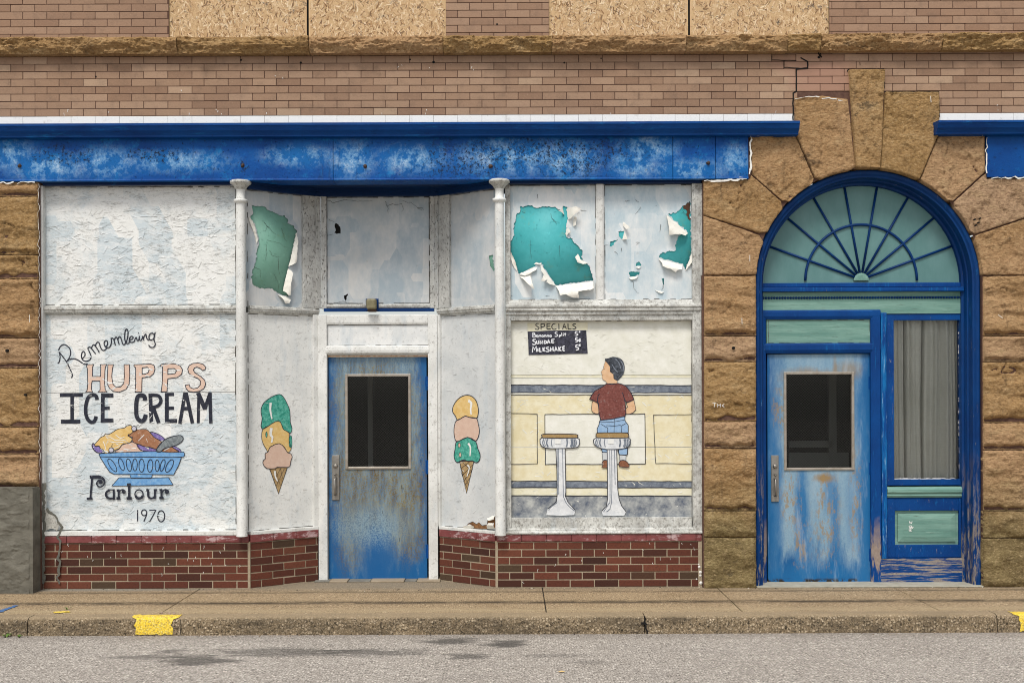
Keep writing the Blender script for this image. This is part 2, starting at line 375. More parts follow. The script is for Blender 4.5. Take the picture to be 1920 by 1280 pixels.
def mat_green(name='green_paint', sc=(1, 1, 1), worn=.4):
    m = M(name, .65, .2); c = m.mix(m.rng(m.noise(6, 5, .7, sc=sc), .35, .65), (.12, .245, .205), (.20, .345, .29))
    c = m.mix(m.rng(m.noise(22, 6, .75, sc=sc), .66 - .12 * worn, .74 - .12 * worn, 0, .7), c, (.085, .12, .10)); c = m.mix(m.rng(m.noise(12, 4, .7, sc=sc, loc=(4, 4, 4)), .62, .72, 0, .5), c, (.36, .50, .43))
    m.bump(m.noise(40, 4, .65, sc=sc), .35, .005); return m.done(c)
# ------------------------------------------------------------------ shared materials
TAN = mat_tan_brick(); WBR = mat_tan_brick(True); STONE = mat_stone()
MORT = mat_plain('dark_red_mortar', (.075, .035, .027), (.14, .08, .055), 30)
MORTL = mat_plain('buff_mortar', (.30, .24, .16), (.40, .33, .24), 40, bump=.5)
WOSB = mat_white_osb(); WOSB2 = mat_white_osb('white_paint_on_board', .3)
WTRIM = mat_white('white_trim_paint'); WCRK = mat_white('crackled_white_paint', (.36, .36, .34), (.55, .55, .52), .6, .9)
WGRIM = mat_white('grimy_white_paint', (.42, .42, .39), (.66, .66, .62), .9, .5, th=(.5, .68))
BSOF = mat_blue('shade_darkened_blue_paint', .1, .0, 0, .32); BBAR = mat_blue('dark_blue_bar_paint', .2, .0, 0, .55)  # soffit blue darkened to paint in the shade under the fascia
FILM = mat_film('white_wall_paint', (.66, .67, .66), (.75, .76, .75), (.42, .52, .57))
FILMD = mat_film('dull_shaded_white_paint', (.50, .50, .485), (.60, .60, .59), (.33, .39, .43))  # dull paint of the bay panels, with recess shade put into the colour
FLAP = mat_white('curled_paint_underside', (.74, .71, .63), (.80, .78, .71), .25, streak=False)
BLUE = mat_blue('blue_paint', .35, .15, 0); BLUED = mat_blue('deep_blue_paint', .15, .05, 0, .58)
BFASC = mat_blue('pitted_blue_paint', .80, .62, 0, 1.1, pit=.8)
BWOOD = mat_blue('weathered_blue_wood', .5, .35, .12, 1, (6, 6, .5)); BWORN = mat_blue('worn_blue_wood', .45, .3, .5, 1, (5, 5, .35)); BPLANK = mat_blue('bare_blue_plank', .4, .2, .85, .8, (.3, 1, 5))
GREEN = mat_green(); GREENH = mat_green('green_wood', (.3, 1, 4), .7)
def _dark(name, c, rough=.9): m = M(name, rough, .2); return m.done(c)
BLACK = _dark('dark_gap', (.012, .011, .010)); INTER = _dark('dim_interior', (.014, .015, .015)); REFL = _dark('reflected_frame', (.26, .26, .24))
def _metal(name, a, b, r=.45, me=.85):
    m = M(name, r, .5); m.bump(m.noise(60, 3), .15, .002); return m.done(m.mix(m.rng(m.noise(14, 5, .7), .35, .7), a, b), metal=me)
STEEL = _metal('worn_steel', (.36, .34, .31), (.24, .22, .19)); ALU = _metal('aluminium_frame', (.42, .38, .33), (.28, .24, .19), .5, .6)
RUST = _metal('rusty_iron', (.05, .035, .03), (.12, .06, .03), .8, .2)
def _glass():
    m = M('window_glass'); t = m.t; o = t.nodes['Material Output']; tr = t.nodes.new('ShaderNodeBsdfTransparent'); tr.inputs[0].default_value = (.95, .96, .95, 1)
    gl = t.nodes.new('ShaderNodeBsdfGlossy'); gl.inputs['Roughness'].default_value = .05; fr = t.nodes.new('ShaderNodeFresnel'); fr.inputs[0].default_value = 1.30
    mx = t.nodes.new('ShaderNodeMixShader'); t.links.new(fr.outputs[0], mx.inputs[0]); t.links.new(tr.outputs[0], mx.inputs[1]); t.links.new(gl.outputs[0], mx.inputs[2]); t.links.new(mx.outputs[0], o.inputs[0]); return m.mat
GLASS = _glass()
def _red():
    m = M('red_brick', .85); r = m.attr(); f = m.noise(50, 4, .7)
    c = m.ramp(r, [(0, (.045, .017, .011)), (.3, (.090, .027, .016)), (.8, (.130, .038, .021)), (.92, (.155, .050, .028)), (.95, (.055, .030, .017)), (1, (.075, .046, .026))])
    c = m.mix(m.rng(f, .5, .75, 0, .6), c, (.035, .014, .012)); c = m.mix(m.rng(m.noise(18, 5, .75), .66, .74, 0, .25), c, (.24, .12, .09))
    m.bump(m.noise(70, 4, .7), .5, .006); return m.done(c)
RED = _red()
def _cap():
    m = M('maroon_painted_cap', .5, .45); c = m.mix(m.rng(m.noise(9, 4), .35, .65), (.15, .034, .034), (.23, .062, .060))
    c = m.mix(m.rng(m.noise(9, 6, .8, sc=(.6, 1, 1.6), loc=(1, 1, 3)), .54, .62, 0, .75), c, (.56, .42, .42)); m.bump(m.noise(30, 4, .7), .5, .008); return m.done(c)
CAP = _cap()
def _osb():
    m = M('oriented_strand_board', .75, .3); r = m.attr()
    c = m.ramp(r, [(0, (.20, .11, .05)), (.15, (.45, .27, .13)), (.5, (.62, .43, .235)), (.8, (.72, .55, .35)), (.93, (.82, .69, .49)), (1, (.26, .16, .09))])
    c = m.mix(m.rng(m.noise(40, 4, .7, sc=(3, 1, .6)), .5, .75, 0, .4), c, (.34, .20, .09)); c = m.mix(m.rng(m.noise(12, 5, .8), .60, .68, 0, .8), c, (.07, .055, .05))
    m.bump(m.noise(60, 3, .6), .3, .004); return m.done(c)
OSB = _osb()
CONC = mat_plain('grey_render', (.095, .088, .07), (.19, .178, .145), 7, .95, .8, 11, (1, 1, 1.5))

# ------------------------------------------------------------------ the building and its masonry
B = thing('brick_building', 'old tan brick shop building with blue fascia, boarded white shopfront and sandstone arched doorway', 'building', (0, .06, 0))
XL, XR = -5.75, 5.75; ZT = 6.2
def bricks(g, fr, s0, s1, z0, rows, L, H, gap, ph, d0, d1, cuts=(), jit=.001, seed=0, par=0):
    rr = random.Random(seed)
    for k in range(rows):
        za, zb = z0 + k * H, z0 + (k + 1) * H - gap; off = ph + (L / 2 if (k + par) % 2 else 0); i0 = math.floor((s0 - off) / L)
        i = i0
        while off + i * L < s1:
            a, b = max(off + i * L, s0), min(off + (i + 1) * L - gap, s1); i += 1
            segs = [(a, b)]
            for ca, cb, cz0, cz1 in cuts:
                if zb > cz0 and za < cz1:
                    ns = []
                    for x0, x1 in segs:
                        if x1 <= ca or x0 >= cb: ns.append((x0, x1)); continue
                        if x0 < ca: ns.append((x0, ca))
                        if x1 > cb: ns.append((cb, x1))
                    segs = ns
            for x0, x1 in segs:
                if x1 - x0 < .012: continue
                g.box(fr, x0, za + rr.uniform(-1, 1) * jit, x1, zb + rr.uniform(-1, 1) * jit, d0, d1 + rr.uniform(-1, 1) * jit * 1.6, rnd=rr.random())
zW = F0.z(215.67); H = .07                            # bottom of the tan courses
WIN = [(F0.x(316, 30), F0.x(836, 30), F0.z(75), 5.9), (F0.x(1029, 30), F0.x(1555, 30), F0.z(73), 5.9)]
phase = F0.x(20.7, 125); k_par = 1
g = G(); n_rows = int((ZT - zW) / H) + 1
STX = (F0.x(1489, 230), F0.x(1760, 230))
bricks(g, F0, XL, XR, zW + .004, n_rows,   .2265, H, .0060, phase, -.09, 0, cuts=WIN + [(STX[0] + .03, STX[1] - .03, 0, F0.z(176, 1600))], seed=3, par=0)
g.build('brick_wall', TAN, B, bevel=.0015, segs=1)
g = G()
for a, b, z0, z1 in ((XL, WIN[0][0], zW - .08, ZT), (WIN[0][1], WIN[1][0], WIN[0][2], ZT), (WIN[1][1], XR, WIN[1][2], ZT), (WIN[0][0], WIN[1][1], zW - .08, WIN[1][2]), (WIN[0][0], WIN[0][1], 5.9, ZT), (WIN[1][0], WIN[1][1], 5.9, ZT), (WIN[1][1], XR, zW - .08, WIN[1][2])):
    g.box(F0, a, z0, b, z1, -.30, -.0045 - .0003 * len(g.f) / 6)
build_each(g, 'mortar', MORT, B)
g = G(); bricks(g, F0, XL, STX[0], zW - H + .002, 1, .2265, H, .002, phase + .11, -.09, .001, seed=5); g.build('white_painted_course', WBR, B, bevel=.001, segs=1)
g = G(); bricks(g, F0, STX[1], XR, zW - H + .002, 1, .2265, H, .002, phase + .11, -.09, .001, seed=6)
g.build('white_painted_course', WBR, B, bevel=.001, segs=1)
# rusty crack beside the keystone
g = G()
for w_, pts in ((.007, [(1447, 105), (1447, 113), (1493, 114), (1493, 106)]), (.007, [(1470, 114), (1470, 127), (1514, 129)]), (.012, [(1534, 98), (1536, 104), (1541, 108), (1540, 116)]), (.006, [(1565, 118), (1566, 129)]), (.006, [(1612, 117), (1613, 129)]), (.013, [(1487, 226), (1487, 175), (1493, 172), (1493, 130), (1514, 128), (1514, 116), (1494, 105)]), (.008, [(1538, 100), (1541, 112)]), (.008, [(1588, 135), (1590, 131), (1657, 130), (1658, 172)]), (.006, [(1658, 172), (1760, 172), (1762, 226)]), (.006, [(1470, 102), (1470, 112)])):
    g.ribbon(F0, dense([F0.m(*p) for p in pts], .03, False, .004, 3), w_, .0035)
build_each(g, 'wall_crack', BLACK, B)
# string course of rock-faced stone
def stone(g, fr, poly, d0, d1, style, h=.014, seed=0, edge=.02):
    P = dense(poly, h, True, .0035, seed); bx0, bx1 = min(p[0] for p in poly), max(p[0] for p in poly); bz0, bz1 = min(p[1] for p in poly), max(p[1] for p in poly)
    o = seed * 3.7
    def df(x, y):
        e = segd(x, y, poly); t = ss(0, edge, e)
        if style == 'tool': v = .006 * t - .022 * t * ss(.03, .0, abs(fbm(x * 1.0, y * .8, o + 11, 2.4, 4))) * ss(.0, .4, fbm(x, y, o + 2, 2, 2)) + .0075 * fbm(x + y * .5, y - x * .6, o, 26, 3) * (.3 + .7 * t) + .012 * abs(fbm(x, y, o, 6, 3)) + .010 * fbm(x, y, o + 4, 2.5, 2) - .014 * ss(.52, .62, fbm(x * 1.4, y, o + 7, 5, 4) + .5) * t
        elif style == 'ledge': v = .040 * ss(bz0 - .01, bz0 + .075, y) + .030 * fbm(x * .5, y * 1.6, o, 10) + .022 * abs(fbm(x * .7, y * 1.5, o + 9, 22)) - .012 * round(2 * fbm(x * .5, y * 1.8, o + 3, 7) + .4) - .02 * (1 - ss(0, .012, bz1 - y))
        elif style == 'rock':
            w_ = fbm(x * .6, y * 2.0, o, 3.6, 5); v = .014 * t + .034 * (round(w_ * 5 + .35 * fbm(x, y, o, 20, 2)) / 5 * .55 + w_ * .45) * (.25 + .75 * t) + .016 * abs(fbm(x, y * 1.5, o + 5, 13, 4)) * t
            lip = ss(.05, .02, y - bz0 - .03 * mn.noise(Vector((x * 9, o, 0)))); v -= .050 * lip * t; v -= .030 * t * ss(.045, .0, abs(fbm(x * .6, y * 1.2, o + 11, 3, 4))) * ss(-.1, .4, fbm(x, y, o + 2, 2, 2))
        else: v = .020 * ss(0, .07, e) + .034 * fbm(x, y * 1.5, o, 3.2, 3) * t + .006 * fbm(x, y, o, 25, 3)
        return d1 + v
    sheet(g, fr, P, [], h, df, back=d0)
g = G(); xs = [-200, 338, 583, 832, 1034, 1283, 1472, 1534, 1760, 2115]; zt, zb = F0.z(74.5, 600), F0.z(104.5, 600)
for i in range(len(xs) - 1):
    a, b = F0.x(xs[i], 90) + .003, F0.x(xs[i + 1], 90) - .003; g.rnd = R.random() * .5; dz = .008 if i > 5 else 0
    stone(g, F0, [(a, zb + dz), (b, zb + dz), (b, zt + dz), (a, zt + dz)], -.05, .075, 'ledge', .014, i + 1)
    g.box(F0, a, zt - .03 + dz, b, zt - .002 + dz, -.08, .085)
g.build('stone_ledge', STONE, B, smooth=False)
# piers
def pier(name, x0, x1, ys, seed, cols=None, label=None):
    g = G()
    for i in range(len(ys) - 1):
        za, zb_ = F0.z(ys[i + 1], (x0 + x1) / 2), F0.z(ys[i], (x0 + x1) / 2); st = 'soft' if ys[i] > 900 else 'rock'; g.rnd = R.random() * .8
        a, b = F0.x(x0, ys[i] + 20), F0.x(x1, ys[i] + 20)
        if x0 < 0: a = XL
        if x1 > 1920: b = XR
        stone(g, F0, [(a, za + .004), (b, za + .004), (b, zb_ - .003), (a, zb_ - .003)], -.28, .012, st, .0145, seed + i)
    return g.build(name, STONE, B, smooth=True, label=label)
pier('stone_pier', -60, 72, [341, 369, 478, 523, 634, 690, 801, 852, 915, 1010, 1105], 10)
pier('stone_pier', 1320, 1417, [517, 630, 678, 790, 840, 957, 1007, 1104], 30)
pier('stone_pier', 1843, 2040, [517, 630, 678, 792, 843, 957, 1008, 1101], 50)
# arch: outer circle centre (1629,528) r 211 px
def arc_px(a0, a1, n=8, r=211.5, c=(1629, 529)): return [(c[0] + r * math.cos(rad(a0 + (a1 - a0) * i / n)), c[1] - r * math.sin(rad(a0 + (a1 - a0) * i / n))) for i in range(n + 1)]
def ang(p): return math.degrees(math.atan2(529 - p[1], p[0] - 1629))
g = G(); gp = 1.1
VS = [[(1590, 132), (1657, 132), (1648, 317), (1603, 317)],
      [(1489, 184), (1540, 180), (1588, 187), (1602, 316), 'arc', (1527, 335), (1489, 249)],
      [(1658.5, 173), (1759, 173), (1761, 247), (1723, 337), 'arc', (1649, 317)],
      [(1405, 252), (1488, 249), (1526, 335), 'arc', (1465.5, 377), (1409, 327)],
      [(1318, 340), (1404, 336), (1408, 328), (1464.5, 378), 'arc', (1423.5, 438), (1318, 403)],
      [(1318, 404.5), (1423, 440), 'arc', (1417.5, 516), (1319, 516)],
      [(1762, 248), (1845, 251), (1847, 322), (1786.5, 378), 'arc', (1724, 336)],
      [(1848, 335), (2040, 335), (2040, 368), (1827.5, 440), 'arc', (1787, 379), (1848, 324)],
      [(2040, 370), (2040, 516), (1840.5, 516), 'arc', (1828, 441)]]
arch = bpy.data.objects.new('stone_arch', None); arch.empty_display_size = .1; _link(arch, B, F0.w(F0.x(1629, 529), 2.93, 0))
g_dep = [.045, .03, .03, .012, .012, .012, .012, .012, .012]
for i, V_ in enumerate(VS):
    P = []
    for j, p in enumerate(V_):
        if p == 'arc': q0, q1 = V_[j - 1], V_[j + 1]; P += arc_px(ang(q0), ang(q1))[1:-1]
        else: P.append(p)
    cx = sum(p[0] for p in P) / len(P); cy = sum(p[1] for p in P) / len(P)
    P = [(p[0] + (cx - p[0]) * gp / max(30, math.hypot(cx - p[0], cy - p[1])), p[1] + (cy - p[1]) * gp / max(30, math.hypot(cx - p[0], cy - p[1]))) for p in P]
    g.rnd = (.1, .35, .05, .3, .2, .45, .5, .9, .4)[i]
    g = G(); g.rnd = (.1, .35, .05, .3, .2, .45, .5, .9, .4)[i]
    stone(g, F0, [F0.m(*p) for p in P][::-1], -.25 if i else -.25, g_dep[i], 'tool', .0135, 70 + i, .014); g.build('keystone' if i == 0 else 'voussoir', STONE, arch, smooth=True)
# red-brown joint bed behind the stones
g = G()
for a, b, z0, z1 in ((XL, F0.x(74, 700), 0, 3.85), (F0.x(1317, 700), F0.x(1416, 700), 0, 2.93), (F0.x(1842, 700), XR, 0, 2.93)): g.box(F0, a, z0, b, z1, -.29, -.006)
ring = arc_px(180, 0, 40, 214, (1629, 529)); o_ = [F0.m(*p) for p in ring]; top = F0.z(251)
vs = [F0.w(x, z, -.007) for x, z in o_] + [F0.w(max(min(x * 1.0, F0.x(2040)), -99), top + .0, -.007) for x, z in o_]
g.add(vs, [(i, i + 1, len(o_) + i + 1, len(o_) + i) for i in range(len(o_) - 1)])
g.box(F0, F0.x(1318, 400), 2.91, o_[0][0], top, -.2, -.0075); g.box(F0, o_[-1][0], 2.91, XR, top, -.2, -.0075)
build_each(g, 'stone_joints', MORT, B)
# white paint smears where the fascia was cut in round the stone
SMEAR = mat_white('smeared_white_paint', (.70, .68, .62), (.78, .76, .72), .3, streak=False)
g = G()
for pts, w_ in (([(1407, 255), (1407.5, 333)], .022), ([(1320, 339.5), (1406, 336)], .024), ([(1408, 254), (1487, 250)], .012), ([(1849.5, 252), (1849.5, 331)], .014), ([(1763, 250), (1849, 252)], .010), ([(1852, 333.5), (1990, 333)], .014), ([(1492, 236), (1488, 252)], .03), ([(1757, 238), (1762, 250)], .02), ([(0, 343), (72, 341)], .014), ([(73, 345), (75, 905)], .004), ([(1490, 186), (1530, 181), (1560, 186), (1587, 190)], .012)):
    P_ = dense([F0.m(*p, .03) for p in pts], .03, False, .02, 5)
    g = G()
    for i in range(len(P_) - 2):
        if R.random() < .93: g.ribbon(F0, P_[i:i + 3], w_ * R.uniform(.15, .95), .034 + .0006 * (i % 3))
    g.build('paint_smear', SMEAR, B)
# ------------------------------------------------------------------ blue fascia and cornice
zf1, zf0 = F0.z(256, 700, .03), F0.z(338, 700, .03)
def cornice(s0, s1):
    g = G(); zt_, zb_ = F0.z(229.5, 700, .16), F0.z(256, 700, .06); h_ = zt_ - zb_
    prof = [(-.02, zt_ + .012), (.16, zt_), (.16, zt_ - .022), (.15, zt_ - .026), (.148, zt_ - .036), (.135, zt_ - .062), (.110, zt_ - .085), (.098, zt_ - .10), (.098, zt_ - .112), (.075, zt_ - .118), (.062, zb_ + .004), (.02, zb_ - .008), (-.02, zb_ - .008)]
    g.hprof(F0, s0, s1, prof, 10); return g.build('cornice', BLUED2, B)
def _corn():
    def ex(m, c): return m.mix(m.rng(m.n('ShaderNodeSeparateXYZ', {0: m.t.nodes['Geometry'].outputs['Normal']}, 2), .5, .9), c, (.02, .16, .50))
    return mat_blue('blue_cornice_paint', .35, .12, 0, .9, (.4, 1, 3), .25)
BLUED2 = _corn()
cornice(XL, F0.x(1498, 240, .12)); cornice(F0.x(1757, 240, .12), XR)
def fascia_mat():
    def ex(m, c):
        n1 = m.noise(7, 8, .72, loc=(3, 1, 1)); n2 = m.noise(36, 6, .85, loc=(9, 1, 1)); z_ = None
        for cx, cz, rx, rz in ((90, 312, 70, 24), (200, 305, 50, 26), (330, 303, 90, 18), (770, 298, 60, 24), (1190, 308, 40, 26), (1215, 280, 50, 24), (1290, 318, 70, 18), (1378, 300, 26, 26), (560, 292, 60, 18), (20, 290, 40, 26), (960, 295, 90, 30), (1060, 300, 60, 30), (660, 300, 40, 30)):
            x, z = F0.m(cx, cz, .03); b_ = m.blob(x, z, rx / 200, rz / 200, .5, n1, soft=1.2); z_ = b_ if z_ is None else m.math('MAXIMUM', z_, b_)
        c = m.mix(m.math('MULTIPLY', z_, .55), c, (.008, .15, .42))
        c = m.mix(m.math('MULTIPLY', m.math('MULTIPLY', z_, m.rng(n1, .47, .53)), m.rng(n2, .34, .52, .25, .8)), c, (.16, .34, .56))
        c = m.mix(m.math('MULTIPLY', m.math('MULTIPLY', z_, m.rng(n1, .55, .60)), m.rng(n2, .42, .55, 0, .8)), c, (.42, .55, .68))
        for cx, cz, rx, rz in ((880, 300, 90, 34), (1080, 300, 70, 34), (1050, 285, 140, 28), (455, 312, 12, 14), (120, 290, 60, 20), (290, 290, 60, 14)):
            x, z = F0.m(cx, cz, .03); k = m.math('MULTIPLY', m.blob(x, z, rx / 200, rz / 200, .5, n1), m.rng(m.noise(30, 7, .85, loc=(3, 3, 3)), .52, .56)); c = m.mix(k, c, (.006, .016, .04))
        return m.mix(m.rng(m.noise(11, 5, .8, sc=(2, 1, .22), loc=(2, 9, 4)), .60, .68, 0, .5), c, (.01, .05, .16))
    return mat_blue('pitted_blue_fascia_paint', .62, .1, 0, 1.15, pit=.8, extra=ex)
FASM = fascia_mat()
g = G(); px_j = [-60, 625, 1262, 1342, 1404]
for i in range(4):
    a, b = F0.x(px_j[i], 300, .03), F0.x(px_j[i + 1], 300, .03) - .004
    if i == 0: a = XL
    g.hprof(F0, a, b, [(-.2, zf1), (.03, zf1), (.03, zf0 + .016), (.036, zf0 + .012), (.036, zf0), (-.2, zf0)] if i < 3 or True else 0, 1)
fas = g.build('fascia_beam', FASM, B, bevel=.002, segs=1)
g = G(); g.box(F0, F0.x(1850.5, 300, .03), F0.z(332, 1880, .03), XR, zf1, -.2, .03); g.build('fascia_beam', BLUE, B, bevel=.002, segs=1)
for px, py in ((37, 311), (455, 311), (685, 312), (920, 312), (1328, 306)):
    g = G(); x, z = F0.m(px, py, .03); c = Vector((x, -.03, z)); n = 9
    ps = [c + Vector((R.uniform(.016, .024) * math.cos(k * 2 * math.pi / n), 0, R.uniform(.016, .024) * math.sin(k * 2 * math.pi / n))) for k in range(n)]
    p2 = [c + (p - c) * .5 + Vector((0, -.022, 0)) for p in ps]
    g.add(ps + p2 + [c + Vector((0, -.026, 0))], [(k, (k + 1) % n, n + (k + 1) % n, n + k) for k in range(n)] + [(n + k, n + (k + 1) % n, 2 * n) for k in range(n)])
    g.build('anchor_bolt', RUST, B)
# soffit and the header trim that follows the bay
zs = zf0 + .006; g = G()
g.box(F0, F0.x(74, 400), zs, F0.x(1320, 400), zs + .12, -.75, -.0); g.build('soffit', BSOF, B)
g = G()
def trim_run(g, frs, z0, z1, d0, d1):
    for fr, a, b in frs: g.box(fr, a, z0, b, z1, d0, d1)
segsB = [(FB, F0.x(78, 400), BL0[0] + .005), (FL, .0, LL), (FD, BL1[0], BR1[0]), (FR, 0, LR), (FB, BR0[0] - .005, F0.x(1316, 400))]
trim_run(g, [segsB[0], segsB[4]], zs - .030, zs, -.02, .03)
trim_run(g, segsB[1:4], zs - .068, zs, -.02, .028); trim_run(g, segsB[1:4], zs - .030, zs, .026, .055)
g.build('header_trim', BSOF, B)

# ------------------------------------------------------------------ low brick base
zc0, zc1 = .4335, .502
for q, (fr, a, b, ph, par) in enumerate(((FB, F0.x(78, 1050) - .02, BL0[0], -4.31, 1), (FL, .012, LL, .13, 0), (FR, 0, LR - .012, .05, 1), (FB, BR0[0], F0.x(1318, 1050), .09, 0))):
    g = G(); g2 = G(); g3 = G()
    bricks(g, fr, a, b, .006, 6, .2285, .0713, .0095, ph, -.1, 0, jit=.0015, seed=20 + q, par=par)
    g2.box(fr, a, 0, b, zc0 - .002, -.12, -.004)
    x = a
    while x < b:
        x2 = min(x + .235, b); g3.box(fr, x, zc0 + R.uniform(-.002, .002), x2 - .0015, zc1 + R.uniform(-.002, .002), -.1, .012 + R.uniform(-.002, .003)); x = x2
    g.build('brick_base', RED, B, bevel=.0025, segs=1); g2.build('base_mortar', MORTL, B); g3.build('brick_cap', CAP, B, bevel=.006)
g2 = G(); g2.box(FB, BL0[0] - .012, 0, BL0[0] + .012, .44, -.1, .002); g2.box(FB, BR0[0] - .012, 0, BR0[0] + .012, .44, -.1, .002)
g2.box(FB, F0.x(1311, 1050), 0, F0.x(1318, 1050), .5, -.05, .006)
build_each(g2, 'mortar_joint', MORTL, B)
CEM = mat_plain('smeared_cement', (.10, .10, .085), (.17, .165, .14), 25, .95, .6)
g = G()
for pts, w_ in (([(83, 905), (82, 960), (81, 1005), (80, 1060), (83, 1100)], .035), ([(88, 952), (104, 966), (113, 982), (112, 1000), (111, 1040), (110, 1100)], .020)):
    P_ = dense([FB.m(*p, .01) for p in pts], .03, False, .03, 8)
    for i in range(len(P_) - 1): g.ribbon(FB, P_[i:i + 2] if i == len(P_) - 2 else P_[i:i + 3], w_ * R.uniform(.6, 1.2), .016 + .0007 * (i % 3))
g.build('cement_smear', CEM, B)
g = G(); g.fill(FB, dense([FB.m(*p) for p in ((82, 955), (92, 954), (106, 968), (111, 984), (110, 992), (82, 992))], .015, True, .02), .0135); g.build('chipped_plaster', mat_white('chipped_plaster', (.30, .29, .25), (.62, .61, .56), .9, .5), B)
g = G()
for px, py, r_ in ((1311, 1062, .014), (1313, 1072, .017), (1313, 1078, .014), (1306, 1085, .008), (1314, 1092, .018), (1310, 1057, .009)):
    x, z = FB.m(px, py); g.lathe(FB.w(x, z, .002), [(r_, 0), (r_ * .8, r_ * .6), (0.0005, r_ * .9)], 7, axis='y')
build_each(g, 'plaster_lump', SMEAR, B)
g = G()                                              # stray white drips on the bricks
for _ in range(46):
    x = R.uniform(78, 1310); py = R.uniform(1015, 1060) if R.random() < .8 else R.uniform(1015, 1095)
    if 455 < x < 930: continue
    s, z = FB.m(x, py); L_ = R.uniform(.008, .035); g.ribbon(FB, [(s, z), (s + R.uniform(-.008, .008), z - L_ * .5), (s + R.uniform(-.012, .012), z - L_)], R.uniform(.003, .006), .0045, .002)
build_each(g, 'paint_drip', SMEAR, B)

# ------------------------------------------------------------------ white shopfront: left bay
def panel(g, fr, p0, p1, d0, d1): g.rect(fr, p0, p1, d0, d1)
def hm(g, fr, a, b, z0, z1, d0, steps=4, dd=.045): # stepped moulding
    H_ = z1 - z0; prof = [(d0 - .03, z0), (d0 + dd * .45, z0), (d0 + dd * .45, z0 + H_ * .18), (d0 + dd * .8, z0 + H_ * .22), (d0 + dd * .8, z0 + H_ * .42), (d0 + dd, z0 + H_ * .50), (d0 + dd, z0 + H_ * .74), (d0 + dd * .7, z0 + H_ * .80), (d0 + dd * .7, z0 + H_ * .92), (d0 + dd * .3, z1), (d0 - .03, z1)]
    g.hprof(fr, a, b, prof, 1)
DP = -.055                                           # depth of the painted boards behind the trim
zsill0, zsill1 = .504, .545
g = G(); x0, x1 = FB.x(73, 700), BL0[0] - .03
g.box(FB, x0, zsill0, FB.x(82, 700), zs - .03, -.06, .012); g.box(FB, FB.x(76, 700), zsill0, FB.x(79.5, 700), zs - .03, .011, .018)
g.box(FB, FB.x(443, 700) , zsill0, FB.x(449, 700), zs - .03, -.07, -.01)
g.box(FB, FB.x(82, 700), zsill0, FB.x(444, 700), zsill1, -.07, .016)
build_each(g, 'shopfront_frame', WTRIM, B, bevel=.003)
g = G(); zt0, zt1 = FB.z(587.5, 262), FB.z(572, 262); hm(g, FB, FB.x(80, 580), FB.x(444, 580), zt0, zt1, -.045); g.build('transom_moulding', WGRIM, B, bevel=.0015, segs=1)
# columns
for px, lb in ((452.5, None), (937.5, None)):
    c = thing_c = None; x = F0.x(px, 700, .0); y = .0
    g = G(); base = Vector((x, y, 0)); r = .049
    zr = F0.z(376, 700)
    g.lathe(base, [(.052, .50), (.052, .515), (r, .53), (r * .98, 1.8), (r * .92, zr - .03), (r * .92, zr - .02), (.064, zr - .012), (.064, zr + .012), (r * .86, zr + .02), (r * .82, zs - .10), (r * .9, zs - .085)], 24)
    cl = g.build('column', WTRIM, B, smooth=True)
    g = G(); g.lathe(base, [(r * .85, zs - .09), (.052, zs - .075), (.062, zs - .058), (.088, zs - .034), (.098, zs - .028), (.098, zs - .008), (.085, zs - .0)], 24); g.build('capital', WGRIM, cl, smooth=True)

# boards with paint that peels
def film(fr, rect, holes, dback, name, matb, matf, lift=.006, label=None, seed=0, h=.022):
    x0, z0, x1, z1 = rect
    g = G(); g.box(fr, x0, z0, x1, z1, dback - .02, dback, mi=0)
    out = dense([(x0, z0), (x1, z0), (x1, z1), (x0, z1)], h)
    hs = [dense(Hh, .010, True, .014, seed) for Hh in holes]; o = seed * 5.1
    def df(x, y):
        e = min([segd(x, y, Hh) for Hh in hs] or [9]); v = .0035 + .0016 * fbm(x, y, o, 5, 3)
        if e < .05: v += lift * (1 - e / .05) ** 2 * (.4 + .9 * abs(mn.noise(Vector((x * 12, y * 12, o)))))
        return dback + v
    sheet(g, fr, out, hs, h, df, back=None, mi=1)
    return g.build(name, [matb, matf], B, smooth=True, label=label)
def flaps(fr, dback, lst, parent, sc, lift=.05):
    """each: polygon, hinge a, hinge b (photo crop units through sc)"""
    g = G()
    for q, (poly, ha, hb) in enumerate(lst):
        P = dense([fr.m(*sc(*p)) for p in poly], .012, True, .006, q); a, b = Vector(fr.m(*sc(*ha))), Vector(fr.m(*sc(*hb))); L_ = (b - a).length; t = (b - a).normalized()
        mx = max(abs((Vector(p) - a).cross(t)) if False else abs((p[0] - a.x) * t.y - (p[1] - a.y) * t.x) for p in P) + 1e-4
        def df(x, y):
            e = abs((x - a.x) * t.y - (y - a.y) * t.x) / mx
            return dback + .008 + mx * .55 * math.sin(min(e, 1) * 2.2) + .004 * fbm(x, y, q, 25, 2)
        g = G(); sheet(g, fr, P, [], .014, df); g.build('paint_flap', FLAP, parent, smooth=True)
def cracks(m_, n=1): pass
def teal(name, a, b, crk=.7):
    m = M(name, .5, .3); c = m.mix(m.rng(m.noise(4, 5, .65), .35, .65), a, b)
    k = m.math('MULTIPLY', m.rng(m.noise(28, 6, .85, dist=.6), .60, .64), m.rng(m.noise(4, 4, .7, loc=(6, 6, 6)), .46, .58)); m.bump(m.math('SUBTRACT', 1, k), .7, .005)
    c = m.mix(m.math('MULTIPLY', k, crk), c, tuple(q * .3 for q in a)); c = m.mix(m.rng(m.noise(5, 5, .7, loc=(1, 3, 2)), .58, .72, 0, .55), c, (.20, .27, .12)); c = m.mix(m.rng(m.noise(18, 6, .8), .60, .68, 0, .4), c, tuple(min(1, q * 1.7 + .03) for q in b)); m.bump(m.noise(20, 5, .7), .25, .006); return m.done(c)
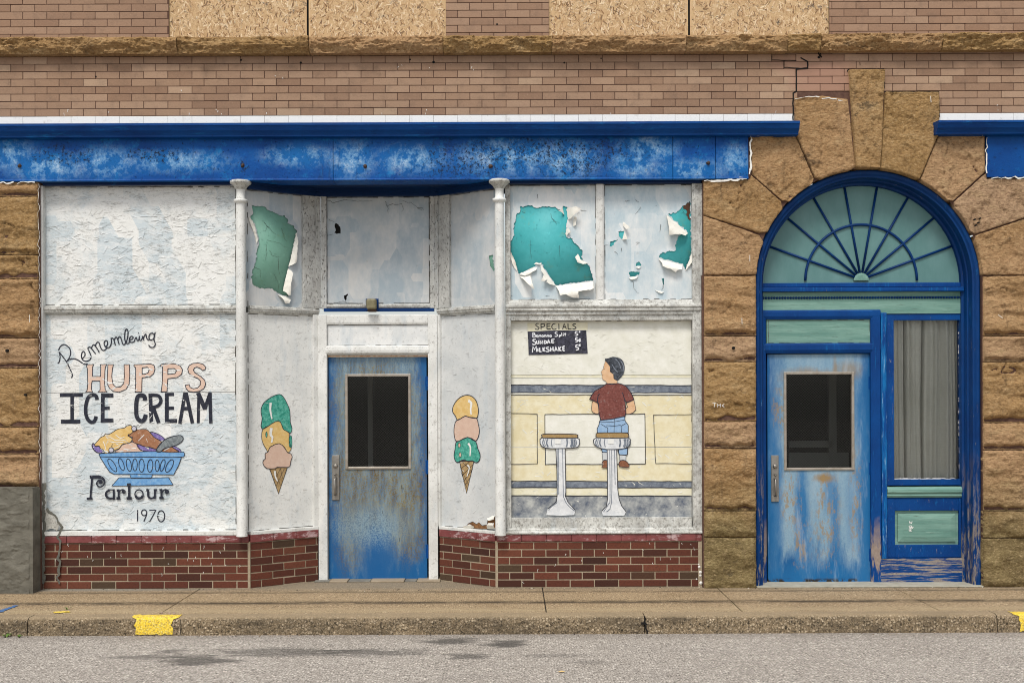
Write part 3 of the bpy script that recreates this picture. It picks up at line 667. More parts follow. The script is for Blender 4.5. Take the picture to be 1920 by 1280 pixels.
TEALG = teal('sage_green_underpaint', (.16, .35, .265), (.21, .42, .33)); TEAL = teal('turquoise_underpaint', (.05, .37, .39), (.08, .44, .46), .35)
# upper left diagonal
s1 = lambda X, Y: (440 + X / 4.267, 320 + Y / 4.267)
zu0, zu1 = FL.z(577, 520), zs - .06
HL = [[FL.m(*s1(*p), -.03) for p in ((135, 282), (235, 288), (255, 310), (340, 345), (362, 360), (400, 358), (420, 385), (420, 420), (470, 440), (500, 490), (480, 580), (445, 720), (395, 960), (450, 1010), (360, 985), (280, 940), (200, 940), (150, 915), (135, 860), (140, 790), (160, 760), (165, 700), (190, 600), (195, 540), (165, 440), (125, 370), (148, 330))]]
pL = film(FL, (-.03, zu0, FL.x(568, 450), zu1), HL, -.035, 'transom_panel', TEALG, FILMD, label='transom panel with a tall peeled patch baring sage green paint', seed=1)
flaps(FL, -.035, [([(500, 492), (508, 560), (500, 640), (500, 700), (495, 735), (440, 765), (470, 640)], (500, 492), (440, 765)), ([(435, 780), (465, 820), (447, 900), (447, 995), (430, 1000), (395, 960), (410, 880)], (435, 780), (395, 960)), ([(350, 986), (400, 1000), (455, 1018), (435, 1062), (402, 1060), (380, 1020)], (350, 986), (455, 1018)), ([(112, 365), (130, 370), (165, 440), (190, 545), (186, 600), (165, 500), (130, 420)], (130, 370), (190, 600))], pL, s1)
g = G(); hm(g, FL, .02, LL + .02, FL.z(588, 520), FL.z(574, 520), -.03); hm(g, FR, -.02, LR - .02, FR.z(588, 870), FR.z(574, 870), -.03); build_each(g, 'transom_moulding', WGRIM, B, bevel=.0015, segs=1)
# pilasters at the inner corners of the bay
for fr, xs_ in ((FL, (568, 600)), (FR, (815, 842))):
    g = G(); a, b = fr.x(xs_[0], 450), fr.x(xs_[1], 450); z0 = fr.z(578, sum(xs_) / 2)
    g.box(fr, a, z0, b, zs - .03, -.05, .004); w_ = (b - a)
    g.box(fr, a + w_ * .70 if fr is FL else a, z0, b if fr is FL else a + w_ * .3, zs - .032, -.03, .022)
    g.build('pilaster', WCRK, B, bevel=.004)
g = G(); g.box(FD, FD.x(602, 450), FD.z(577), FD.x(612, 450), zs - .05, -.05, .004); g.box(FD, FD.x(806, 450), FD.z(577), FD.x(815, 450), zs - .05, -.05, .004); build_each(g, 'window_trim', WCRK, B, bevel=.003)
# centre transom panel
s2 = lambda X, Y: (420 + X / 3.556, 320 + Y / 3.556)
HC = [[FD.m(*s2(*p), -.03) for p in ((742, 352), (765, 362), (778, 395), (778, 420), (733, 420), (745, 392), (738, 370))], [FD.m(*s2(*p), -.03) for p in ((800, 832), (825, 820), (818, 850), (812, 872))]]
pC = film(FD, (FD.x(611, 450), FD.z(571, 700), FD.x(807, 450), zs - .055), HC, -.035, 'transom_panel', BLACK, FILMD, label='transom panel with a small torn hole high at its edge', seed=2)
g = G(); hm(g, FD, FD.x(607, 570), FD.x(813, 570), FD.z(578.5, 700), FD.z(569.5, 700), -.03, dd=.03); g.build('transom_moulding', WGRIM, B, bevel=.0015, segs=1)
g = G(); g.box(FD, FD.x(607, 580), FD.z(583.5, 700), FD.x(814, 580), FD.z(578, 700), -.05, .004); g.build('blue_sill_strip', BLUED, B)
# upper right diagonal
pR = film(FR, (FR.x(842, 450), FR.z(577, 880), LR + .01, zu1), [[FR.m(*s2(*p), -.03) for p in ((1768, 565), (1795, 560), (1800, 600), (1800, 670), (1780, 640), (1772, 600))]], -.035, 'transom_panel', TEALG, FILMD, label='narrow transom panel behind the column, nearly whole', seed=3)
# right window upper pair
s3 = lambda X, Y: (920 + X / 4.267, 320 + Y / 4.267)
h1 = [(235, 290), (290, 282), (330, 278), (345, 295), (400, 296), (410, 288), (470, 288), (520, 292), (560, 320), (585, 282), (612, 290), (620, 380), (605, 440), (603, 530), (655, 545), (668, 580), (700, 600), (720, 630), (735, 640), (722, 690), (765, 740), (790, 760), (803, 810), (818, 880), (520, 915), (470, 840), (405, 735), (365, 740), (355, 770), (225, 825), (190, 740), (150, 640), (155, 575), (190, 512), (180, 470), (200, 400), (210, 340), (235, 330)]
h2 = [(1595, 245), (1600, 420), (1603, 640), (1600, 680), (1560, 800), (1540, 748), (1350, 697), (1352, 665), (1420, 645), (1478, 640), (1485, 580), (1500, 520), (1580, 498), (1420, 347), (1490, 335), (1530, 290)]
zr0, zr1 = FB.z(561, 1120), zs - .03
def Hh(lst): return [[FB.m(*s3(*p), DP) for p in L_] for L_ in lst]
pA = film(FB, (FB.x(950, 450), zr0, FB.x(1120, 450), zr1), Hh([h1]), DP, 'transom_panel', TEAL, FILM, .007, 'transom panel with a big ragged turquoise patch and curled paint', 4)
flaps(FB, DP, [([(520, 918), (620, 905), (700, 895), (820, 882), (824, 940), (800, 955), (700, 965), (705, 1020), (640, 1012), (600, 990), (555, 1000), (545, 960)], (520, 918), (820, 882)),
    ([(400, 745), (420, 770), (520, 915), (470, 905), (445, 890), (455, 870), (430, 885), (405, 880), (425, 830), (405, 800)], (400, 745), (520, 915)),
    ([(225, 825), (350, 765), (370, 772), (365, 790), (280, 838)], (225, 825), (365, 765)), ([(232, 840), (290, 842), (318, 830), (330, 900), (352, 958), (290, 900)], (232, 840), (318, 830)),
    ([(150, 640), (165, 650), (200, 730), (216, 802), (190, 775), (165, 710)], (150, 640), (216, 802)), ([(675, 692), (700, 660), (718, 705), (782, 738), (740, 746), (695, 730)], (700, 660), (782, 738)),
    ([(535, 312), (560, 318), (578, 280), (590, 348), (570, 330)], (585, 282), (590, 345)), ([(612, 292), (680, 290), (722, 305), (700, 330), (660, 360), (640, 382), (618, 385)], (612, 290), (618, 385)), ([(604, 472), (622, 450), (642, 492), (620, 500), (605, 530)], (605, 450), (605, 530)), ([(660, 400), (672, 362), (690, 372), (685, 430), (662, 440)], (660, 362), (660, 440)), ([(345, 740), (365, 728), (410, 735), (400, 748)], (345, 735), (410, 733))], pA, s3)
small = [[(1020, 490), (1070, 482), (1062, 520), (1050, 548), (1028, 530)], [(955, 570), (1018, 550), (985, 585), (965, 608), (950, 598)], [(1165, 738), (1185, 726), (1215, 755), (1190, 760), (1160, 762)], [(1106, 812), (1190, 808), (1182, 835), (1112, 850)], [(1366, 868), (1386, 862), (1388, 905), (1372, 940), (1376, 900)]]
pB = film(FB, (FB.x(1131, 450), zr0, FB.x(1300, 450), zr1), Hh([h2] + small), DP, 'transom_panel', TEAL, FILM, .006, 'transom panel with blistered paint and a torn right edge', 5)
flaps(FB, DP, [([(1412, 345), (1500, 420), (1582, 495), (1560, 520), (1520, 510), (1425, 516), (1420, 440)], (1412, 345), (1582, 495)), ([(1350, 700), (1440, 720), (1537, 750), (1530, 790), (1495, 795), (1480, 812), (1450, 790), (1400, 775), (1375, 762), (1372, 735)], (1350, 700), (1537, 750)), ([(1560, 800), (1590, 720), (1612, 655), (1625, 715), (1600, 750)], (1560, 800), (1610, 655)),
    ([(1075, 490), (1100, 548), (1056, 548)], (1072, 485), (1056, 548)), ([(1068, 403), (1085, 425), (1118, 455), (1085, 466), (1062, 435)], (1068, 403), (1062, 435)), ([(1110, 852), (1150, 842), (1190, 838), (1160, 862), (1130, 870)], (1110, 852), (1190, 838)), ([(1165, 765), (1212, 758), (1190, 778)], (1165, 765), (1212, 758)), ([(1320, 950), (1392, 965), (1370, 978), (1345, 970)], (1320, 950), (1392, 965))], pB, s3)
BRN = mat_plain('rusty_brown_underlayer', (.06, .03, .02), (.12, .06, .035), 30)
g = G(); g.fill(FB, dense([FB.m(*s3(*p), DP) for p in ((1540, 280), (1592, 250), (1596, 420), (1578, 385), (1572, 330))], .02, True, .02), DP + .002); g.build('bare_patch', BRN, pB)
g = G(); zs2 = FB.z(598, 1130)
g.vprof(FB, zr0, zs - .028, [(FB.x(1118, 450), DP - .02), (FB.x(1118, 450), -.025), (FB.x(1121, 450), -.012), (FB.x(1130, 450), -.012), (FB.x(1133, 450), -.025), (FB.x(1133, 450), DP - .02)]); g.build('mullion', WTRIM, B, bevel=.0015, segs=1)
g = G()
g.box(FB, FB.x(947, 450), .504, FB.x(957, 450), zs - .03, -.08, -.008); g.box(FB, FB.x(1298, 450), .504, FB.x(1318, 450), zs - .03, -.08, .004); g.box(FB, FB.x(1301, 450), .51, FB.x(1304, 450), zs - .032, .003, .009); g.box(FB, FB.x(1312, 450), .51, FB.x(1318, 450), zs - .032, .003, .012)
build_each(g, 'shopfront_frame', WGRIM, B, bevel=.003)
g = G(); prof = []; za, zb_ = FB.z(600, 1130), FB.z(560, 1130)
prof = [(-.09, za), (-.015, za), (-.012, za + .05), (.002, za + .055), (.002, za + .085), (.018, za + .09), (.018, za + .105), (.010, za + .110), (.022, za + .125), (.022, za + .140), (.008, za + .150), (-.02, za + .195), (-.09, zb_)]
g.hprof(FB, FB.x(948, 580), FB.x(1316, 580), prof, 1); g.build('transom_moulding', WGRIM, B, bevel=.0015, segs=1)
g = G(); g.box(FB, FB.x(957, 980), FB.z(991, 1130), FB.x(1298, 980), FB.z(970.5, 1130), -.09, -.028); g.build('bottom_rail', WGRIM, B, bevel=.003)
g = G(); g.hprof(FB, FB.x(945, 995), FB.x(1317, 995), [(-.08, .504), (.02, .504), (.024, .515), (.018, .528), (.0, .533), (.0, .545), (-.012, .556), (-.08, .566)], 1); g.build('window_sill', WGRIM, B, bevel=.0015, segs=1)
# sills on the diagonals
g = G(); g.box(FL, .015, .504, LL, .535, -.08, .012); g.box(FR, 0, .504, LR - .015, .532, -.08, .012)
g.box(FL, FL.x(588, 800), .53, LL + .02, FL.z(590, 595), -.05, .004); g.box(FR, -.02, .53, FR.x(825, 800), FR.z(590, 822), -.05, .004); build_each(g, 'shopfront_frame', WTRIM, B, bevel=.003)

# thin cracks in the wall paint of the transom panels
CRK = _dark('paint_crack_black', (.05, .048, .042))
def crk(fr, sc, d, lst, parent, w=.004):
    g = G()
    for q, L_ in enumerate(lst):
        P_ = dense([fr.m(*sc(*p), d) for p in L_], .012, False, .010, q); g.ribbon(fr, P_, w * R.uniform(.6, 1.2), d + .0075 + .0004 * (q % 4), w * .4)
    build_each(g, 'paint_crack', CRK, parent)
crk(FD, s2, -.035, [[(690, 200), (740, 215), (800, 195), (900, 205), (1000, 205)], [(1075, 205), (1090, 240), (1100, 290)], [(1090, 235), (1120, 222), (1150, 232), (1185, 222), (1195, 250), (1185, 285)], [(1190, 205), (1250, 215), (1290, 250), (1330, 270)], [(1290, 250), (1325, 250), (1330, 275)], [(700, 325), (745, 352)], [(690, 432), (735, 420)], [(812, 872), (815, 890)], [(690, 895), (790, 870), (850, 890)]], pC)
crk(FB, s3, DP, [[(1075, 245), (1115, 240), (1120, 252)], [(1195, 290), (1180, 320), (1165, 340), (1140, 355)], [(1160, 230), (1190, 260)], [(1318, 280), (1340, 280)], [(1160, 575), (1190, 575), (1155, 600)], [(990, 650), (1010, 660), (1025, 682)], [(1045, 620), (1042, 650), (1052, 665)], [(1110, 855), (1140, 890), (1150, 950), (1190, 985)], [(1385, 905), (1378, 940), (1360, 965)], [(1360, 430), (1358, 470), (1345, 500)], [(895, 610), (930, 595), (955, 600)], [(1540, 330), (1590, 380)]], pB)
crk(FB, s3, DP, [[(720, 318), (780, 325)], [(690, 345), (720, 330)], [(375, 190), (372, 235)], [(150, 1010), (190, 990)], [(440, 1000), (480, 1008)]], pA)
crk(FB, s3, DP - .0055, [[(490, 380), (520, 410), (560, 420)], [(500, 395), (535, 440)], [(320, 560), (318, 640), (325, 720)], [(550, 600), (552, 700)], [(480, 345), (500, 400)], [(250, 330), (290, 345)], [(795, 840), (798, 880)]], pA, .003)
crk(FL, s1, -.035 - .0055, [[(230, 410), (260, 450), (300, 490), (335, 525)], [(255, 440), (245, 485), (210, 480)], [(370, 460), (390, 520), (395, 545), (425, 575)], [(255, 555), (320, 570), (360, 580), (395, 610), (430, 618)], [(275, 640), (300, 680), (330, 690), (380, 685)], [(250, 600), (250, 680), (245, 730)], [(345, 700), (350, 790), (360, 850)], [(310, 820), (340, 880), (355, 960)], [(150, 770), (200, 790), (205, 870)]], pL, .003)
# stray white specks and small holes on the tan brick
g = G()
for px, py in [(120, 212), (128, 205), (204, 210), (355, 212), (405, 205), (409, 208), (415, 213), (500, 211), (747, 125), (753, 122), (805, 127), (885, 125), (888, 130), (800, 205), (798, 212), (716, 212), (1145, 212), (1455, 208), (1870, 196), (1871, 205), (516, 142), (530, 145), (340, 169)]:
    s, z = F0.m(px, py); g.ribbon(F0, [(s, z), (s + R.uniform(-.008, .008), z - R.uniform(.008, .03))], R.uniform(.004, .009), .004, .002)
build_each(g, 'paint_drip', SMEAR, B)
g = G()
for px, py, r_ in [(564, 118, .011), (813, 117, .013), (1058, 118, .009), (769, 112, .008), (932, 46, .009), (180, 144, .008), (1127, 110, .007), (452, 113, .009), (1535, 108, .012)]:
    s, z = F0.m(px, py); g.lathe(F0.w(s, z, .003), [(r_, 0), (r_ * .5, .001), (.0004, .0012)], 9, axis='y')
for px, py, r_ in [(1376, 652, .014), (12, 657, .014), (46, 740, .011), (1829, 411, .008), (1836, 417, .008), (1839, 409, .007), (1831, 422, .008)]:
    s, z = F0.m(px, py, .06); g.lathe(F0.w(s, z, .055), [(r_, -.03), (r_, 0), (r_ * .5, .001), (.0004, .0012)], 9, axis='y')
build_each(g, 'drill_hole', BLACK, B)
g = G()
for L_ in ([(1391, 596), (1391.5, 607)], [(1336, 755), (1343, 755)], [(1339.5, 755), (1339.5, 763)], [(1345, 763), (1345, 757), (1348, 760), (1351, 757), (1351, 763)], [(1358, 757), (1354, 760), (1358, 763)], [(1872, 590), (1880, 596)], [(1406, 478), (1406, 490)], [(1745, 180), (1746, 192)], [(55, 590), (55, 604)]):
    P_ = [F0.m(*p, .06) for p in L_]; g.ribbon(F0, P_, .005, .058)
build_each(g, 'chalk_mark', SMEAR, B)
# ------------------------------------------------------------------ steel doors
def door_mat(name, x0, x1, z0, z1, kind):
    m = M(name, .48, .4); u = m.rng(m.axis(0), x0, x1); v = m.rng(m.axis(2), z0, z1)
    sp = m.noise(75, 3, .8); ed = m.math('MINIMUM', u, m.math('SUBTRACT', 1, u)); nz = m.noise(7, 5, .7, sc=(1, 1, .3)); nz2 = m.noise(16, 5, .75, sc=(1, 1, .22), loc=(3, 0, 0))
    rich = m.mix(nz, (.0, .070, .22), (.004, .125, .33)); dn = m.math('MULTIPLY', m.math('SUBTRACT', nz, .5), .5)
    W_, H_ = x1 - x0, z1 - z0
    def bl(cu, cv, ru, rv, k=.35): return m.blob(x0 + cu * W_, z0 + cv * H_, ru * W_, rv * H_, k, nz2, soft=.9)
    if kind == 1:
        pale = m.mix(m.rng(nz2, .35, .65), (.11, .20, .27), (.25, .335, .36)); spk = m.rng(sp, .46, .56)
        worn = m.math('MULTIPLY', m.rng(m.math('ADD', ed, dn), .03, .13), m.rng(m.math('ADD', v, dn), .03, .20), clamp=True)
        c = m.mix(m.math('MULTIPLY', worn, m.math('ADD', m.math('MULTIPLY', spk, .35), .62)), rich, pale)
        for b_, k in ((bl(.48, .935, .24, .05), .95), (bl(.3, .42, .28, .15), .85), (bl(.72, .42, .26, .2), .9), (bl(.5, .52, .42, .07), .9), (bl(.84, .75, .08, .2), .55), (bl(.80, .17, .18, .08), 1), (bl(.22, .12, .14, .1), .55), (bl(.1, .8, .10, .3), .4), (bl(.6, .35, .5, .12), .6), (bl(.5, .62, .5, .3), .35), (bl(.2, .6, .14, .3), .45), (bl(.78, .28, .12, .2), .7), (bl(.5, .8, .55, .12), .4), (bl(.25, .2, .2, .14), .5), (bl(.9, .5, .1, .3), .35)):
            c = m.mix(m.math('MULTIPLY', b_, m.math('MULTIPLY', m.math('MULTIPLY', m.math('ADD', m.math('MULTIPLY', spk, .8), .2), m.rng(m.noise(13, 6, .78, sc=(1, 1, .16), loc=(7, 7, 7)), .38, .58, .35, 1)), k)), c, m.mix(m.rng(nz2, .4, .6), (.12, .080, .022), (.21, .19, .105)))
        c = m.mix(m.math('MULTIPLY', bl(.5, .06, .17, .13, .3), .9), c, (.002, .090, .27)); c = m.mix(m.math('MULTIPLY', bl(.45, .24, .34, .08), m.math('MULTIPLY', spk, .7)), c, (.22, .34, .42))
        c = m.mix(m.rng(nz2, .66, .70, 0, .7), c, (.02, .03, .04))
    else:
        pale = m.mix(m.rng(nz, .3, .7), (.15, .285, .40), (.29, .40, .47)); spk = m.rng(sp, .3, .6, .75, 1)
        worn = m.math('MULTIPLY', m.rng(m.math('ADD', ed, m.math('MULTIPLY', dn, .6)), .0, .16), m.rng(m.math('ADD', v, dn), .02, .16), clamp=True); c = m.mix(m.math('MULTIPLY', worn, spk), rich, pale)
        for b_, k in ((bl(.33, .30, .06, .19), .9), (bl(.36, .12, .08, .14), .6), (bl(.82, .33, .05, .22), .3), (bl(.66, .14, .05, .22), .75), (bl(.62, .38, .07, .08), .6), (bl(.07, .35, .07, .4), .7), (bl(.94, .3, .06, .5), .8), (bl(.5, .03, .5, .05), .6), (bl(.86, .72, .035, .22), .35)): c = m.mix(m.math('MULTIPLY', b_, k), c, (.004, .125, .32))
        for b_, k in ((bl(.4, .90, .22, .035), .7), (bl(.8, .93, .1, .04), .6), (bl(.55, .455, .09, .018), .9), (bl(.66, .91, .02, .06), .6)): c = m.mix(m.math('MULTIPLY', b_, k), c, (.26, .17, .07))
        r_ = m.rng(m.noise(30, 6, .82, sc=(1, 1, .4), loc=(8, 8, 1)), .515, .555); zr_ = m.math('MAXIMUM', m.math('MAXIMUM', bl(.22, .36, .09, .12), bl(.58, .3, .12, .2)), m.math('MAXIMUM', bl(.86, .36, .06, .22), m.math('MAXIMUM', bl(.32, .17, .1, .09), bl(.15, .75, .1, .1))))
        c = m.mix(m.math('MULTIPLY', m.math('MULTIPLY', r_, zr_), .7), c, (.30, .19, .06)); c = m.mix(m.math('MULTIPLY', m.rng(v, .018, .008), m.rng(m.noise(8, 4, .7), .5, .56)), c, (.02, .015, .01))
        c = m.mix(m.rng(m.noise(9, 4, .7, sc=(1, 1, .12), loc=(5, 5, 5)), .56, .7, 0, .4), c, (.40, .50, .60))
    m.bump(sp, .18, .002); m.bump(m.noise(14, 4, .6), .1, .006); return m.done(c)
def wired():                                       # wire cast in the glass
    m = M('glass_wire', .5, .5); return m.done((.07, .073, .07))
WIRE = wired()
def steel_door(fr, p0, p1, w0, w1, hx, hy0, hy1, hinges, kind, lab, dd):
    a, b = fr.m(*p0), fr.m(*p1); c, d = fr.m(*w0), fr.m(*w1); x0, x1, z1, z0 = a[0], b[0], a[1], max(b[1], .012); mat = door_mat('weathered_blue_door_paint' if kind == 1 else 'faded_blue_door_paint', x0, x1, z0, z1, kind)
    g = G(); T = .045
    g.box(fr, x0, z0, x1, d[1], -T, 0); g.box(fr, x0, c[1], x1, z1, -T, 0); g.box(fr, x0, d[1], c[0], c[1], -T, 0); g.box(fr, d[0], d[1], x1, c[1], -T, 0)
    dr = g.build('door', mat, B, label=lab)
    g = G(); f = .020; s0, s1, t0, t1 = c[0], d[0], d[1], c[1]
    for q in ((s0 - .004, t0 - .004, s0 + f, t1 + .004), (s1 - f, t0 - .004, s1 + .004, t1 + .004), (s0 + f, t1 - f, s1 - f, t1 + .004), (s0 + f, t0 - .004, s1 - f, t0 + f)): g.box(fr, *q, -.03, .013)
    g.build('window_frame', ALU, dr, bevel=.003)
    g = G(); g.box(fr, s0 + .004, t0 + .004, s1 - .004, t1 - .004, -.026, -.022); g.build('glass', GLASS, dr)
    g = G(); st = .026; k = -int((t1 - t0) / st); n = int((s1 - s0) / st)
    for sg in (1, -1):
        for i in range(-40, 80):
            o = s0 + i * st - ((t1 - t0) if sg == 1 else 0)
            # line s = o + (t-t0)*1 or s = o + ... mirrored
            pts = []
            ta = t0; tb = t1; sa, sb = (o, o + (t1 - t0)) if sg == 1 else (o + (t1 - t0), o)
            def cl(sv): return (sv - sa) / (sb - sa)
            u0, u1 = 0., 1.
            for lim, lo in ((s0 + .01, 1), (s1 - .01, 0)):
                t_ = cl(lim)
                if (sb > sa) == bool(lo): u0 = max(u0, t_)
                else: u1 = min(u1, t_)
            if u1 - u0 < .02: continue
            g.ribbon(fr, [(sa + (sb - sa) * u0, ta + (tb - ta) * u0), (sa + (sb - sa) * u1, ta + (tb - ta) * u1)], .0013, -.0275 - .0006 * (sg > 0))
    g.build('wire_mesh', WIRE, dr)
    g = G(); hp0, hp1 = fr.m(hx, hy0), fr.m(hx, hy1); xm = hp0[0]; g.box(fr, xm - .036, hp1[1], xm + .036, hp0[1], 0, .012); hpn = g.build('handle_plate', STEEL, dr, bevel=.004)
    g = G(); h = hp0[1] - hp1[1]; zc = hp0[1]
    g.lathe(fr.w(xm, zc - .105, .012), [(.021, 0), (.021, .014), (.015, .02), (.0005, .02)], 14, axis='y')
    g.tube([fr.w(xm, zc - .185, .012), fr.w(xm, zc - .185, .05), fr.w(xm - .004, zc - .192, .058)], .008)
    g.tube([fr.w(xm, zc - .225, .012), fr.w(xm, zc - .225, .045), fr.w(xm, zc - .235, .055), fr.w(xm, zc - .375, .055), fr.w(xm, zc - .385, .045), fr.w(xm, zc - .385, .012)], [.011, .011, .012, .012, .011, .011], 10)
    g.build('handle', STEEL, hpn, smooth=True)
    for q in hinges:
        g = G(); za, zb = fr.z(q[1], p1[0]), fr.z(q[0], p1[0]); g.tube([fr.w(x1 + .006, za, .008), fr.w(x1 + .006, zb, .008)], .009, 10); g.box(fr, x1 - .012, za + .005, x1 + .02, zb - .005, -.01, .003); g.build('hinge', BLUE, dr)
    return dr
FD1 = FY(YB + .42 + .05)
steel_door(FD1, (616, 669), (801, 1085), (648, 702), (770, 878), 629.5, 853, 937, ((705, 731), (862, 888), (1020, 1046)), 1, 'blue door with brown rust stains over rich blue paint at its foot', 0)
g = G(); a0, a1, b0, b1 = FD.x(597, 800), FD.x(613.5, 800), FD.x(803, 800), FD.x(820.5, 800); zt_, zh = FD.z(590, 709), FD.z(608, 709); zb1, zb0 = FD.z(648, 709), FD.z(664, 709)
g.box(FD, a0, 0, a1, zt_, -.12, .012); g.box(FD, b0, 0, b1, zt_, -.12, .012)
g.hprof(FD, a1, b0, [(-.1, zh), (.004, zh), (.010, zh + .02), (.011, zt_ - .008), (.0, zt_), (-.1, zt_)], 1)
g.hprof(FD, a1 - .012, b0 + .012, [(-.1, zb0), (.004, zb0), (.018, zb0 + .015), (.022, zb0 + .04), (.016, zb1 - .008), (.0, zb1), (-.1, zb1)], 1)
g.box(FD, a1, FD.z(669, 709), b0, zb0, -.09, -.03)
g.build('door_frame', WTRIM, B, bevel=.004)
g = G(); g.box(FD, a1, zb1, b0, zh, -.06, -.012); g.build('door_header_panel', mat_white('streaky_white_paint', (.58, .60, .60), (.74, .74, .72), .5), B)
g = G(); g.box(FD, a1 + .005, FD.z(668.6, 709), b0 - .005, FD.z(666, 709), -.03, -.026); g.build('rust_line', mat_plain('orange_rust', (.45, .18, .05), (.70, .60, .48), 30), B)
# dark room behind the door, with pale bars added for the frame reflected in its glass
g = G()
def room(g, x0, x1, y0, y1, z1):
    vs = [(x0, y0, 0), (x1, y0, 0), (x1, y1, 0), (x0, y1, 0), (x0, y0, z1), (x1, y0, z1), (x1, y1, z1), (x0, y1, z1)]; g.add(vs, [(0, 1, 2, 3), (4, 7, 6, 5), (0, 3, 7, 4), (1, 5, 6, 2), (3, 2, 6, 7)])
room(g, -2.0, -.55, .60, 2.6, 2.6); g.build('interior', INTER, B)
g = G(); FI = FY(1.6)
g.box(FI, FI.x(690, 780), .2, FI.x(699, 780), 2.3, -.02, .02); g.box(FI, FI.x(630, 780), .95, FI.x(790, 780), 1.03, -.02, .02); g.build('reflected_frame', REFL, B)
# door step
SLATE = mat_plain('slate_step', (.14, .135, .12), (.22, .21, .18), 9, .85); SAND = mat_plain('sand_step', (.28, .22, .15), (.35, .29, .21), 12)
g = G(); xs = [-1.93, -1.78, -1.60, -1.38, -1.05, -.93, -.70]
for i in range(6): g.box(F0, xs[i], 0, xs[i + 1] - .006, .013 + .003 * (i % 2), -.66, -.40 + .03 * (i % 2), mi=i % 2)
g.build('door_step', [SLATE, SAND], B, bevel=.004)
# ------------------------------------------------------------------ arched doorway
FA = FY(.22); CXA = F0.x(1629, 529); CZA = F0.z(529, 1629)
prof = [(1.07, .30), (1.058, .04), (1.045, .030), (1.022, .034), (1.006, .05), (.992, .053), (.985, .13), (.974, .138), (.968, .20), (.948, .205), (.944, .262), (.944, .30)]
path = [(-1, None)] + [a for a in range(180, -1, -5)] + [(1, None)]
g = G(); vs = []; n = len(prof)
for q in path:
    for r, y in prof:
        if isinstance(q, tuple): vs.append((CXA + q[0] * r, y, .0))
        else: vs.append((CXA + r * math.cos(rad(q)), y, CZA + r * math.sin(rad(q))))
g.add(vs, [(i * n + j, i * n + j + 1, (i + 1) * n + j + 1, (i + 1) * n + j) for i in range(len(path) - 1) for j in range(n - 1)])
g.build('arch_frame', BWORNA := mat_blue('blue_arch_paint', .25, .2, .15, .62, (3, 3, .7), extra=lambda m, c: m.mix(m.math('MULTIPLY', m.rng(m.axis(2), 1.3, .3), m.rng(m.noise(9, 5, .8, sc=(2, 2, .3)), .50, .56)), c, (.24, .20, .16))), B)
XA0, XA1 = CXA - .945, CXA + .945
fan = G(); zf = FA.z(531, 1614); n = 40; RO = .95
CX2 = CXA; pts = [(CX2 + RO * math.cos(rad(180 * i / n)), CZA + RO * math.sin(rad(180 * i / n))) for i in range(n + 1)]
FF = FY(.245)
fan.add([FF.w(*p) for p in pts + [(CX2 - RO, zf - .05), (CX2 + RO, zf - .05)]], [tuple(range(n + 3))]); FANM = mat_plain('green_fanlight_board', (.075, .18, .175), (.12, .24, .235), 4, .45, .25, 30, (1, 1, .4), .4)
fo = fan.build('fanlight', FANM, B, label='painted green half-round fanlight with dark blue sunburst bars')
hub = FF.m(1614, 524); zb = hub[1]
def bars(g, a, b, r=.0115): g.tube([FF.w(a[0], a[1], .008), FF.w(b[0], b[1], .008)], r, 8)
for k in range(1, 9):
    a = 20 * k; g = G(); p = (hub[0] + .06 * math.cos(rad(a)), hub[1] + .06 * math.sin(rad(a)))
    # extend until the outer circle
    t = .06
    while (hub[0] + t * math.cos(rad(a)) - CX2) ** 2 + (hub[1] + t * math.sin(rad(a)) - CZA) ** 2 < .945 ** 2: t += .005
    bars(g, p, (hub[0] + t * math.cos(rad(a)), hub[1] + t * math.sin(rad(a)))); g.build('sunburst_bar', BBAR, fo, smooth=True)
g = G(); rr_ = .535; g.tube([FF.w(hub[0] + rr_ * math.cos(rad(a)), hub[1] - .01 + rr_ * math.sin(rad(a)) * 1.0, .010) for a in range(0, 181, 6)], .0125, 8); g.build('curved_bar', BBAR, fo, smooth=True)
g = G(); g.lathe(FF.w(hub[0], hub[1] - .01, 0), [(.072, 0), (.072, .018), (.05, .026), (.0005, .028)], 20, 0, 180, axis='y'); g.build('hub', GREEN, fo)
# sill, green frieze with a rope bead
g = G(); xa, xb = CXA - .962, CXA + .962
za = FA.z(546, 1614, .05)
g.box(FA, xa, FA.z(538, 1614, .0), xb, FA.z(530, 1614, .0), -.06, .0); g.box(FA, xa, za, xb, FA.z(538.5, 1614, .05), -.06, .05); g.build('fanlight_sill', BWOOD, B, bevel=.004)
g = G(); zg = FA.z(588, 1614); g.box(FA, xa, zg, xb, za - .001, -.06, -.004); fz = g.build('frieze_board', GREENH, B)
g = G(); zr = FA.z(558, 1614)
x = xa + .01
while x < xb - .01: g.lathe(FA.w(x + .012, zr, -.004), [(.0125, 0), (.012, .008), (.007, .014), (.0004, .016)], 8, axis='y'); x += .0262
g.build('rope_bead', BLUED, fz, smooth=True)
